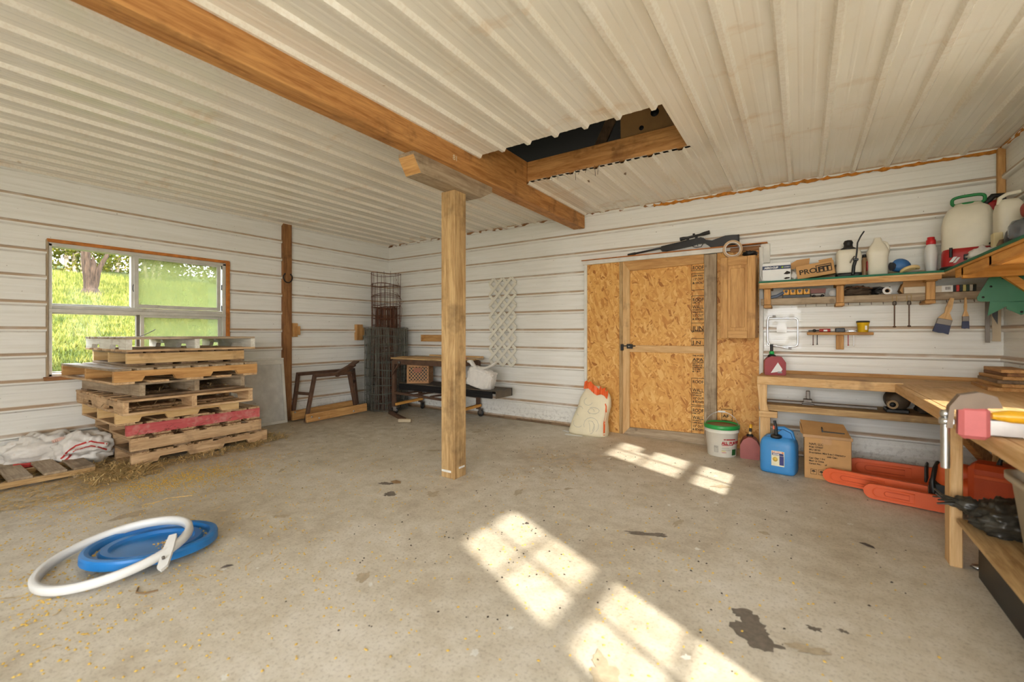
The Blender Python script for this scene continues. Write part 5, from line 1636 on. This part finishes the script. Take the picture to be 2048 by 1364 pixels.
plate('large green metal plate with four holes hanging from the corner shelf', [(6.673, 1.575), (6.585, 1.373), (6.59, 1.352), (6.604, 1.346), (6.83, 1.342), (6.83, 1.575)], -.60, [(6.615, 1.375), (6.652, 1.445), (6.708, 1.497), (6.77, 1.455)])
plate('lower green metal plate with pointed corner below the large plate', [(6.658, 1.40), (6.64, 1.249), (6.765, 1.336), (6.78, 1.40)], -.585, [])
plate('rear green metal plate half hidden behind the other plates', [(6.731, 1.294), (6.798, 1.252), (6.83, 1.27), (6.83, 1.40), (6.74, 1.40)], -.572, [(6.80, 1.272)])

# little shelf with tools
tsh = thing('tool_shelf', 'small pine shelf on a single bracket above the workbench', 'shelf', (5.86, -.08, 1.117))
part(tsh, 'board', MB().box(5.63, 6.092, -.125, -.028, 1.117, 1.141, .003), wood('oak', 'X'), True)
part(tsh, 'bracket', MB().box(5.842, 5.897, -.06, -.024, .99, 1.116, .003), wood('oak', 'Z'), True)
TS = 1.141
sd = thing('screwdriver', 'red handled screwdriver lying on the small tool shelf', 'screwdriver', (5.75, -.09, TS))
part(sd, 'handle', MB().tube([(-.03, 0, .016), (.05, 0, .016)], [.013, .015], 10), M_RED)
part(sd, 'shaft', MB().tube([(-.03, 0, .016), (-.11, 0, .012)], .005, 8), M_BLACK)
part(sd, 'tip', MB().lathe([(0, -.012), (.014, -.01), (.014, .01), (0, .012)], 12, Matrix.Translation((-.066, 0, .014)) @ Matrix.Rotation(PI / 2, 4, 'X')), M_BLACK)
part(sd, 'label', MB().box(.0, .028, -.0155, -.013, .008, .022), M_RING)
solid('socket_block', 'black ribbed tool block in the middle of the small tool shelf', 'tool', MB().box(5.835, 5.90, -.115, -.06, TS, TS + .036, .004), M_BLACK, (5.87, -.09, TS))
wr = thing('wrench', 'steel wrench lying beside the yellow tub on the tool shelf', 'wrench', (5.945, -.09, TS))
part(wr, 'shank', MB().box(-.03, .028, -.005, .005, .004, .014, .002), M_STEEL)
for x in (-.032, .030):
    part(wr, 'ring_end', MB().tube([(x + .010 * math.cos(a), .010 * math.sin(a) * .4 - .004, .011 + .009 * math.sin(a)) for a in [2 * PI * i / 14 for i in range(14)]], .004, 6, True), M_STEEL)
yt = thing('yellow_tub', 'yellow plastic tub with black lid on the small tool shelf', 'tub', (6.025, -.078, TS))
part(yt, 'tub', MB().lathe([(.034, 0), (.036, .004), (.041, .07), (.045, .074), (.045, .082)], 28), paint('bright_yellow', s(232, 186, 30), .4))
part(yt, 'lid', MB().lathe([(.046, .082), (.047, .092), (.04, .096), (0, .096)], 28), M_BLACK)
part(yt, 'label', MB().box(.010, .024, -.0405, -.036, .02, .055), M_RING)
for (x, L, m, lab) in ((5.675, .085, M_RWIRE, 'thin rusty pick at the end of the tool shelf'), (5.705, .080, M_BLACK, 'thin black hex key hanging under the tool shelf'), (5.925, .085, M_RED, 'thin red rod hanging under the tool shelf'), (5.962, .09, M_STEEL, 'bright steel spanner hanging under the tool shelf')):
    solid('hanging_tool', lab, 'tool', MB().tube([(x, -.075, 1.116), (x, -.075, 1.116 - L)], .0035, 6).tube([(x - .006, -.075, 1.113 - L), (x + .006, -.075, 1.113 - L)], .004, 6), m, (x, -.075, 1.116))

# chrome handle in its clear bag
hb_ = thing('chrome_handle', 'square chrome tube handle in a clear plastic bag on the wall', 'handle', (5.44, -.06, 1.01))
def rrect(x0, x1, z0, z1, r, y):
    pts = []
    for (cx, cz, a0) in ((x1 - r, z1 - r, 0), (x0 + r, z1 - r, PI / 2), (x0 + r, z0 + r, PI), (x1 - r, z0 + r, 1.5 * PI)):
        pts += [(cx + r * math.cos(a0 + k * PI / 8), y, cz + r * math.sin(a0 + k * PI / 8)) for k in range(5)]
    return pts
part(hb_, 'tube', MB().tube(rrect(-.122, .120, .0, .262, .03, 0), .008, 10, True), M_STEEL)
part(hb_, 'tube', MB().tube([(-.075, -.012, .28), (-.11, -.012, .275), (-.118, -.012, .24), (-.118, -.012, .05), (-.10, -.012, .012), (.03, -.012, -.012), (.06, -.012, -.015)], .008, 10), M_STEEL)
for (x, z) in ((-.066, .281), (.06, -.015)):
    part(hb_, 'end_cap', MB().tube([(x - .012, -.012, z), (x + .012, -.012, z)], .011, 10), M_DSTEEL)
M_FILM = glassy('clear_film', s(230, 228, 220), .012, gloss=.025)
fv = []
for i in range(15):
    for j in range(19):
        x, z = -.145 + .29 * i / 14, -.02 + .40 * j / 18
        fv.append((x, -.024 + .006 * noise.noise(Vector((x * 14, z * 14, 2))), z))
fm = MB().add(fv, [(i * 19 + j, i * 19 + j + 1, (i + 1) * 19 + j + 1, (i + 1) * 19 + j) for i in range(14) for j in range(18)], 0, True)
part(hb_, 'bag_film', fm, M_FILM)
part(hb_, 'paper_insert', MB().box(-.045, .035, -.008, -.006, .13, .21), M_RING)

# ---------------------------------------------------------------- workbench
wb_ = thing('workbench', 'long L shaped pine workbench with lower shelf', 'workbench', (6.0, -.4, 0))
def wk(name, mb, m):
    return part(wb_, name, mb, m, True)
BZ = .757
wk('worktop', MB().prism([(5.27, -.022), (5.27, -.41), (6.20, -.545), (6.845, -.545), (6.845, -.022)], BZ - .025, BZ, 'xy'), wood('pine', 'X'))
wk('worktop', MB().prism([(6.20, -.546), (6.20, -3.1), (6.845, -3.1), (6.845, -.546)], BZ - .025, BZ, 'xy'), wood('pine', 'Y'))
wk('front_edge', MB().beam((5.265, -.428, BZ - .036), (6.215, -.565, BZ - .028), .034, .07, (0, 0, 1), .003), wood('pine', 'X'))
wk('front_edge', MB().box(6.165, 6.199, -3.1, -.565, BZ - .062, BZ - .001, .003), wood('pine', 'Y'))
wk('backsplash', MB().box(5.285, 6.845, -.045, -.022, BZ, BZ + .03, .002), wood('oak', 'X'))
wk('leg', MB().prism([(5.262, .69), (5.338, .69), (5.335, .52), (5.352, .455), (5.285, .455), (5.275, .56)], -.43, -.39), wood('pine', 'Z'))
wk('leg', MB().box(5.283, 5.36, -.40, -.36, .0, .40, .003), wood('pine', 'Z'))
wk('shelf_support', MB().box(5.275, 5.415, -.425, -.365, .398, .452, .003), wood('pine', 'X'))
wk('shelf_support', MB().box(5.275, 5.34, -.37, -.03, .41, .455, .003), wood('pine', 'Y'))
wk('lower_board', MB().box(5.305, 6.62, -.415, -.03, .458, .512, .003), wood('treated', 'X'))
wk('leg', MB().box(6.19, 6.237, -1.89, -1.80, .0, BZ - .026, .004), wood('pine', 'Z'))
wk('brace', MB().beam((6.25, -1.45, .70), (6.6, -.75, .30), .04, .08, (0, 0, 1), .003), wood('oak', 'X'))
wk('leg', MB().box(6.70, 6.78, -.50, -.42, .0, BZ - .026, .004), wood('pine', 'Z'))
wk('underside_block', MB().box(5.82, 5.98, -.30, -.20, BZ - .055, BZ - .026, .003), wood('oak', 'X'))
low = thing('low_platform', 'low particle board platform with black front under the bench', 'platform', (6.5, -2.6, 0))
part(low, 'top_board', MB().box(6.205, 6.845, -3.5, -1.93, .232, .25, .002), wood('treated', 'Y'), True)
part(low, 'front_panel', MB().box(6.275, 6.295, -3.5, -1.95, .0, .231), M_BLACK, True)

# red fuel can on the bench
def jerry(parent_label, name, x, y, z, w, d, h, body, cat, rz=0, neck=(.0, 0), tank=None):
    return thing(name, parent_label, cat, (x, y, z), rz)
rc = thing('fuel_can', 'small red fuel can with black spout on the workbench end', 'fuel can', (5.385, -.22, BZ), math.radians(8))
part(rc, 'can', MB().prism([(-.082, .006), (-.074, .0), (.074, .0), (.082, .006), (.082, .115), (.05, .165), (-.03, .168), (-.06, .155), (-.082, .125)], -.06, .06), paint('deep_red', s(146, 18, 24), .45))
part(rc, 'collar', MB().lathe([(.034, .150), (.034, .172), (.024, .182), (.018, .184)], 18, Matrix.Translation((-.022, 0, 0))), M_BLACK)
part(rc, 'green_ring', MB().lathe([(.019, .184), (.020, .20), (.017, .212)], 16, Matrix.Translation((-.022, 0, 0))), paint('bright_green', s(40, 190, 96), .4))
part(rc, 'spout', MB().tube([(-.022, 0, .21), (-.024, 0, .275)], .0125, 12), M_BLACK)
part(rc, 'sticker', MB().prism([(-.035, .02), (.02, .115), (.055, .055), (.045, .035)], -.0612, -.0602), M_RING)
part(rc, 'sticker', MB().box(.018, .052, -.0614, -.0604, .02, .035), paint('grey_print', s(150, 140, 140), .6))

# on the lower shelf
L2 = .512
hi_ = thing('hitch_bar', 'long dull steel bar with upright lug on the lower shelf', 'bar', (5.7, -.25, L2))
part(hi_, 'bar', MB().box(5.33, 6.10, -.265, -.235, L2, L2 + .022, .003), M_DSTEEL, True)
part(hi_, 'lug', MB().box(5.60, 5.665, -.285, -.215, L2 + .022, L2 + .05, .004).box(5.62, 5.65, -.265, -.235, L2 + .05, L2 + .12, .004), M_DSTEEL, True)
part(hi_, 'pad', MB().box(5.59, 5.68, -.30, -.20, L2, L2 + .012, .003), M_DSTEEL, True)
M_GREASE = paint('greasy_metal', s(88, 74, 58), .6, .4, dirt=(s(140, 114, 76), .55))
en = thing('engine_part', 'dark greasy round engine part on the lower shelf', 'engine part', (6.24, -.27, L2))
part(en, 'housing', MB().lathe([(.055, -.09), (.078, -.08), (.082, .0), (.07, .06), (.05, .08)], 26, Matrix.Translation((-.02, 0, .092)) @ Matrix.Rotation(PI / 2, 4, 'X')), M_GREASE)
part(en, 'port', MB().lathe([(.020, 0), (.034, .0), (.036, -.05), (.020, -.05), (.020, 0)], 20, Matrix.Translation((-.06, -.10, .065)) @ Matrix.Rotation(PI / 2, 4, 'X'), 0, False), paint('tan_metal', s(150, 122, 84), .5, .3))
part(en, 'port_hole', MB().lathe([(.019, 0), (.019, .002)], 16, Matrix.Translation((-.06, -.099, .065)) @ Matrix.Rotation(PI / 2, 4, 'X')), M_BLACK)
part(en, 'bracket', MB().tube([(-.09, .0, .15), (-.02, -.02, .178), (.06, -.01, .17), (.10, .0, .12)], .014, 8), M_GREASE)
part(en, 'foot', MB().box(-.10, .04, -.09, .06, .0, .03, .006), M_BLACK)
e2 = thing('gearbox', 'dark rusty gearbox beside the round engine part', 'gearbox', (6.42, -.28, L2))
part(e2, 'case', MB().blob(Matrix.Translation((0, 0, .085)), .10, .10, .095, 30, 18, .25, 2.2, 9, 3), paint('dark_rust', s(64, 54, 44), .7, .3))
part(e2, 'nose', MB().lathe([(.02, -.06), (.04, -.05), (.045, .0), (.03, .03)], 18, Matrix.Translation((-.05, -.07, .10)) @ Matrix.Rotation(PI / 2.2, 4, 'X')), M_GREASE)
for k in range(5):
    part(e2, 'fin', MB().lathe([(.06, 0), (.075, .002), (.075, .008), (.06, .010)], 18, Matrix.Translation((.06, .0, .03 + k * .022))), M_GREASE)

# boards stacked on the bench corner
for i, (x, y, z, rz, L, w, k, lab) in enumerate(((6.70, -.52, 0, -.06, .46, .17, 'oak', 'lowest loose board of the pile in the bench corner'), (6.74, -.50, 1, .05, .42, .15, 'oak', 'second board up in the pile in the bench corner'),
        (6.735, -.49, 2, -.02, .42, .15, 'dark', 'third board up, darker, in the bench corner pile'), (6.75, -.47, 3, .04, .40, .14, 'oak', 'fourth board up in the bench corner pile'),
        (6.77, -.46, 4, .03, .40, .13, 'brown', 'fifth board up, dark brown, in the bench corner pile'), (6.765, -.45, 5, -.04, .40, .14, 'oak', 'topmost board of the pile in the bench corner'))):
    t = link('board', MB().box(-w / 2, w / 2, -L / 2, L / 2, 0, .022, .002).mesh('board', wood(k, 'Y')), None, (x, y, BZ + .0225 * z), (0, 0, rz))
    tag(t, lab, 'board', 'boards piled in the bench corner')

# bar clamp on the bench edge
cl = thing('bar_clamp', 'red headed steel bar clamp with yellow grip on the bench edge', 'clamp', (6.11, -2.55, BZ))
part(cl, 'bar', MB().box(.04, .62, -.010, .014, .002, .060, .003), M_STEEL)
part(cl, 'head', MB().box(-.034, .050, -.028, .028, -.015, .105, .014), paint('faded_red', s(214, 116, 116), .5))
part(cl, 'jaw', MB().prism([(-.068, .02), (-.058, .10), (-.03, .145), (.02, .158), (.065, .145), (.08, .105), (.03, .10), (-.045, .09), (-.05, .02)], -.022, .022), paint('grey_casting', s(126, 108, 92), .45, .4))
part(cl, 'grip', MB().tube([(.045, -.045, .080), (.075, -.045, .081), (.09, -.045, .081), (.34, -.045, .080)], [.012, .019, .022, .022], 14), paint('amber_grip', s(236, 176, 36), .3))
part(cl, 'screw', MB().tube([(-.066, .0, .055), (-.066, .0, -.135)], .0135, 12), M_STEEL)
part(cl, 'screw_eye', MB().box(-.075, -.04, -.012, .012, .03, .055, .004), M_STEEL)
part(cl, 'ball', MB().lathe([(0, -.016), (.014, -.012), (.017, 0), (.014, .012), (0, .016)], 16, Matrix.Translation((-.066, 0, .070))).lathe([(0, -.014), (.018, -.011), (.020, 0), (.018, .011), (0, .014)], 16, Matrix.Translation((-.066, 0, .042))), M_STEEL)

# ---------------------------------------------------------------- on the floor under the bench
bk = thing('bucket', 'white plastic bucket with green lid and wire handle by the door', 'bucket', (4.965, -.33, 0), math.radians(8))
M_PAIL = paint('white_pail', s(232, 226, 212), .4, var=.04, dirt=(s(206, 188, 158), .66))
part(bk, 'pail', MB().lathe([(.118, 0), (.122, .004), (.138, .215), (.146, .218), (.146, .232), (.140, .236), (.143, .268)], 44), M_PAIL)
part(bk, 'lid', MB().lathe([(.150, .252), (.153, .256), (.153, .284), (.147, .290), (.138, .286), (.135, .276), (0, .276)], 44), paint('green_lid', s(36, 150, 72), .35))
part(bk, 'lid_dust', MB().lathe([(.128, .2765), (.128, .278), (0, .278)], 36), paint('dust', s(150, 132, 96), .8))
hd = [(.148 * math.cos(a), -.02 - .02 * math.sin(a), .235 + .17 * math.sin(a)) for a in [PI * i / 20 for i in range(21)]]
part(bk, 'handle', MB().tube(hd, .003, 6), M_STEEL)
part(bk, 'grip', MB().tube([(-.03, -.04, .405), (.03, -.04, .405)], .009, 10), M_RING)
def wrap_text(t, body, size, ang, z, rad, m, bold=0):
    x = ang
    for ch in body:
        w = size * (.62 if ch not in 'IL1 ' else .42)
        a = x + w / 2 / rad
        text(t, 'lettering', ch, size, (rad * math.sin(a), -rad * math.cos(a), z), (PI / 2, 0, a), m, 1, 'CENTER', bold)
        x += w / rad
wrap_text(bk, 'ALL PURPOSE', .034, .0, .122, .1335, M_REDINK, .0015)
def band(t, a0, a1, z0, z1, rad0, rad1, m, name):
    n = 8
    vs = []
    for i in range(n + 1):
        a = a0 + (a1 - a0) * i / n
        vs += [(rad0 * math.sin(a), -rad0 * math.cos(a), z0), (rad1 * math.sin(a), -rad1 * math.cos(a), z1)]
    part(t, name, MB().add(vs, [(2 * i, 2 * i + 2, 2 * i + 3, 2 * i + 1) for i in range(n)]), m)
rad = lambda z: .122 + .016 * z / .215 + .0012
for (a0, a1, z0, z1, m) in ((.28, .95, .160, .170, M_REDINK), (.12, .25, .160, .170, M_REDINK), (.0, .78, .112, .118, M_REDINK), (.0, .45, .100, .106, M_SACKR2), (.0, .5, .083, .088, M_LINE), (.0, .6, .066, .070, M_LINE), (-.02, .25, .054, .064, paint('pale_yellow', s(224, 206, 140), .6)), (.0, .3, .044, .048, M_SACKR)):
    band(bk, a0, a1, z0, z1, rad(z0), rad(z1), m, 'print_band')
for (a0, a1, z0, z1) in ((-.50, -.24, .10, .102), (-.50, -.24, .045, .047), (-.50, -.485, .045, .10), (-.255, -.24, .045, .10), (-.47, -.28, .088, .092), (-.47, -.28, .078, .080), (-.47, -.28, .068, .07), (-.47, -.28, .058, .060)):
    band(bk, a0, a1, z0, z1, rad(z0), rad(z1), M_INK, 'nutrition_box')
band(bk, .72, 1.1, .02, .075, rad(.02), rad(.075), paint('leaf_green', s(36, 92, 44), .6), 'leaf_print')

gc = thing('fuel_can', 'faded pink fuel can with yellow spout cap beside the bucket', 'fuel can', (5.195, -.30, 0), math.radians(5))
M_FADED = paint('faded_pink', s(160, 86, 80), .5, var=.08)
part(gc, 'can', MB().prism([(-.078, .01), (-.068, 0), (.068, 0), (.078, .01), (.078, .12), (.055, .165), (.015, .195), (-.015, .195), (-.055, .165), (-.078, .12)], -.075, .075), M_FADED)
part(gc, 'collar', MB().lathe([(.028, .188), (.028, .205), (.018, .212)], 18), M_BLACK)
part(gc, 'neck', MB().tube([(.0, 0, .208), (.004, 0, .235)], .012, 12), paint('cream_rubber', s(226, 196, 140), .5))
part(gc, 'spout', MB().tube([(.004, 0, .232), (.006, 0, .27)], .011, 12), M_BLACK)
part(gc, 'spout_cap', MB().tube([(.006, 0, .268), (.008, 0, .295), (.008, 0, .302)], [.013, .012, .006], 12), paint('amber_grip', s(236, 176, 36), .3))

M_BCAN = paint('blue_can', s(64, 142, 206), .4, var=.07, dirt=(s(150, 160, 168), .68))
bc = thing('water_jug', 'blue plastic jerry can with a printed label on the floor', 'jerry can', (5.435, -.62, 0), math.radians(-8))
ccan = MB()
ccan.lathe([(.118, .0), (.128, .012), (.130, .03), (.130, .215), (.122, .255), (.10, .285)], 40, None, 0, True, .98, .82, 5)
part(bc, 'can', ccan, M_BCAN)
part(bc, 'shoulder', MB().prism([(-.10, .28), (.10, .28), (.085, .325), (.03, .35), (-.03, .30), (-.07, .292)], -.03, .04), M_BCAN)
part(bc, 'handle', MB().tube([(.10, .02, .265), (.085, .02, .325), (.03, .02, .352), (-.02, .02, .345)], .020, 10, flat=.8), M_BCAN)
part(bc, 'collar', MB().lathe([(.040, .282), (.040, .30), (.026, .31)], 18, Matrix.Translation((-.01, -.06, 0))), M_BLACK)
part(bc, 'spout', MB().tube([(-.01, -.06, .305), (-.012, -.06, .36), (-.022, -.06, .42)], [.014, .012, .010], 12), M_BLACK)
part(bc, 'spout_clip', MB().box(-.032, -.018, -.072, -.056, .35, .38, .003), paint('orange_clip', s(226, 110, 80), .5))
part(bc, 'label', MB().box(-.035, .055, -.1085, -.1065, .065, .185), paint('label_cream', s(232, 224, 190), .5))
part(bc, 'label_print', MB().box(-.03, .05, -.1095, -.1086, .150, .168).box(.022, .052, -.1095, -.1086, .075, .148), paint('label_navy', s(52, 56, 118), .5))
part(bc, 'label_print', MB().box(-.03, .05, -.1097, -.1088, .170, .182), paint('label_orange', s(224, 120, 60), .5))
part(bc, 'label_print', MB().lathe([(.018, 0), (.018, .001)], 18, Matrix.Translation((-.008, -.1088, .118)) @ Matrix.Rotation(PI / 2, 4, 'X')), paint('label_gold', s(226, 190, 90), .5))
text(bc, 'lettering', '5 GALLON', .013, (-.024, -.1099, .1715), RXZ, M_RING, 1, 'LEFT', .0008)
text(bc, 'lettering', 'MODEL', .014, (-.024, -.1099, .154), RXZ, M_RING, 1, 'LEFT', .0008)

kb_ = thing('cardboard_carton', 'large taped cardboard carton with printed lines under the bench', 'box', (5.75, -.56, 0), math.radians(1))
part(kb_, 'carton', MB().box(-.145, .15, -.135, .13, 0, .335, .004), M_CARD)
part(kb_, 'flap', MB().add([(-.15, -.136, .333), (.155, -.136, .333), (.12, .11, .40), (-.17, .12, .41)], [(0, 1, 2, 3)]), M_CARD)
part(kb_, 'flap', MB().add([(-.148, -.13, .333), (-.172, -.10, .345), (-.175, .12, .405), (-.15, .12, .34)], [(0, 1, 2, 3)]), M_CARD)
part(kb_, 'flap_edge', MB().box(-.155, .158, -.140, -.135, .318, .342, .002), paint('packing_tape', s(186, 142, 92), .3))
part(kb_, 'tape', MB().box(-.035, .03, -.1362, -.1352, .275, .325), paint('packing_tape', s(186, 142, 92), .3))
part(kb_, 'gap', MB().prism([(-.03, .349), (-.022, .349), (-.022, .38), (-.03, .38)], -.06, .05).box(-.03, .115, -.065, -.055, .356, .362), M_BLACK)
for i, (ln, sz) in enumerate((('NAFI, LLC', .020), ('PO# 1270037', .015), ('SKU 30603', .015), ('Description: Mini 5-in-1 Character', .0155), ('                         with Case', .0155), ('Case Qty: 1 Set', .015), ('Made in China', .0155), ('Carton No.:     of', .015))):
    text(kb_, 'lettering', ln, sz * 1.15, (-.115, -.1358, .262 - i * .0215), RXZ, M_INK, .92, 'LEFT', .0005)
for x in (-.085, -.035):
    fr = MB()
    for (a, b, c, d) in ((x - .02, x + .02, .035, .037), (x - .02, x + .02, .073, .075), (x - .02, x - .018, .035, .075), (x + .018, x + .02, .035, .075)):
        fr.box(a, b, -.1362, -.1352, c, d)
    fr.prism([(x - .014, .055), (x - .008, .064), (x, .067), (x + .008, .064), (x + .014, .055)], -.1362, -.1352).box(x - .001, x + .001, -.1362, -.1352, .042, .056)
    part(kb_, 'shipping_mark', fr, M_INK)

# chainsaws with orange scabbards
M_OR = paint('orange_scabbard', s(228, 98, 44), .45, var=.07)
M_OR2 = paint('orange_scabbard_recess', s(208, 82, 36), .5, var=.07)
def scabbard(t, L, h, rz0=0, logo=None):
    def cap(r, x0, x1, n=8):
        pts = [(x1, -r), ] if False else []
        pts += [(x0 + r + r * math.cos(PI / 2 + PI * i / n), r * math.sin(PI / 2 + PI * i / n)) for i in range(n + 1)]
        return pts + [(x1, -r), (x1, r)]
    c = h / 2
    part(t, 'scabbard', MB().prism([(x, z + c) for x, z in cap(h / 2, 0, L)], -.014, .014), M_OR)
    rec = cap(h * .30, .05, L * .62)
    part(t, 'scabbard_rib', MB().tube([(x, -.0145, z + c) for x, z in rec], .004, 6, True), M_OR)
    rec = cap(h * .16, .11, L * .56)
    part(t, 'scabbard_rib', MB().tube([(x, -.0145, z + c) for x, z in rec], .003, 6, True), M_OR2)
    if logo:
        text(t, 'lettering', logo, h * .22, (L * .60, -.0152, h * .42), RXZ, M_OR2, 1.3, 'LEFT', .001)
def saw_body(t, x, h0, s_=1.0):
    b = MB().box(x, x + .25 * s_, -.06, .09, h0 * .0 + .03, .16 * s_, .02)
    part(t, 'motor_housing', b, M_BLACK)
    part(t, 'cover', MB().blob(Matrix.Translation((x + .14 * s_, .01, .19 * s_)), .12 * s_, .08, .09 * s_, 26, 16, .05, 2, 4, 3, True), M_OR)
    part(t, 'front_handle', MB().tube([(x + .03, -.09, .05), (x + .02, -.10, .16 * s_), (x + .03, -.05, .24 * s_), (x + .04, .04, .26 * s_), (x + .04, .10, .2 * s_)], .013, 10), M_BLACK)
    part(t, 'hand_guard', MB().box(x - .02, x - .005, -.07, .07, .14 * s_, .25 * s_, .006), M_BLACK)
    part(t, 'bar_nut', MB().lathe([(0, 0), (.012, .002), (.012, .012), (0, .014)], 8, Matrix.Translation((x + .07, -.066, .07)) @ Matrix.Rotation(PI / 2, 4, 'X')), M_STEEL)
    part(t, 'fuel_cap', MB().lathe([(.02, 0), (.022, .002), (.022, .012), (0, .014)], 14, Matrix.Translation((x + .16, -.062, .06)) @ Matrix.Rotation(PI / 2, 4, 'X')), M_DSTEEL)
c1 = thing('chainsaw', 'chainsaw with long orange scabbard in front of the carton', 'chainsaw', (5.725, -.755, .012), math.radians(-13))
scabbard(c1, .58, .105, 0, 'STIHL')
saw_body(c1, .585, 0, 1.0)
c2 = thing('chainsaw', 'chainsaw with shorter orange scabbard nearest the open floor', 'chainsaw', (5.945, -.985, .008), math.radians(-10))
scabbard(c2, .42, .10)
saw_body(c2, .425, 0, .8)
c3 = thing('blade_scabbard', 'dark orange scabbard lying against the wall behind the chainsaws', 'scabbard', (5.90, -.36, .0), math.radians(-4))
scabbard(c3, .62, .13)
oc = thing('chainsaw_case', 'orange plastic chainsaw case standing behind the bench leg', 'case', (6.63, -1.15, 0), math.radians(-20))
part(oc, 'case', MB().box(-.20, .20, -.09, .10, 0, .36, .03), M_OR2)
part(oc, 'rib', MB().box(-.17, .17, -.096, -.09, .05, .075, .003), M_OR)
part(oc, 'rib', MB().box(-.17, .17, -.096, -.09, .28, .30, .003), M_OR)
part(oc, 'label', MB().box(.02, .15, -.098, -.092, .14, .22), M_RING)
part(oc, 'label_print', MB().prism([(.03, .15), (.07, .15), (.05, .21)], -.100, -.0975).prism([(.09, .15), (.13, .15), (.11, .20)], -.100, -.0975), M_BLACK)
part(oc, 'carry_handle', MB().tube([(-.08, 0, .35), (-.07, 0, .40), (.07, 0, .40), (.08, 0, .35)], .015, 10), M_BLACK)
bb_ = thing('bin_bag', 'crumpled black bag with a twisted neck on the low platform', 'bag', (6.36, -2.02, .25))
M_BIN = paint('black_bag', s(58, 54, 46), .35, var=.3, scale=14, dirt=(s(120, 108, 84), .62))
mb = MB()
mb.blob(Matrix.Translation((.02, 0, .062)) @ Matrix.Rotation(.5, 4, 'Z'), .17, .12, .08, 64, 36, .16, 2.6, 6, 2.2, True, .16)
part(bb_, 'bag', mb, M_BIN)
part(bb_, 'neck', MB().blob(Matrix.Translation((-.12, .025, .085)) @ Matrix.Rotation(.3, 4, 'Y'), .07, .045, .035, 26, 16, .25, 3, 7, 2, False, .25), M_BIN)
for k in range(6):
    a = -.9 + k * .36
    part(bb_, 'neck_fold', MB().tube([(-.14, .03, .09), (-.185, .03 + .035 * math.sin(a), .095 + .02 * math.cos(k)), (-.235, .035 + .075 * math.sin(a), .105 + .03 * math.cos(k * 1.7))], [.02, .013, .007], 7, flat=.5), M_BIN)
part(bb_, 'yellow_strap', MB().tube([(.10, -.02, .145), (.13, -.06, .13), (.145, -.09, .08), (.14, -.11, .04)], .014, 8, flat=.5), paint('bright_yellow', s(232, 186, 30), .4))
to = thing('storage_tub', 'large grey beige plastic tub on the low platform', 'tub', (6.53, -2.50, .25))
M_TUB = paint('grey_tub', s(188, 176, 152), .5, var=.08, dirt=(s(150, 132, 104), .6))
part(to, 'tub', MB().lathe([(.22, .0), (.235, .006), (.270, .30), (.288, .302), (.288, .325), (.272, .325), (.262, .31), (.228, .02), (0, .02)], 48, None, 0, True, .92, 1.05, 7), M_TUB)
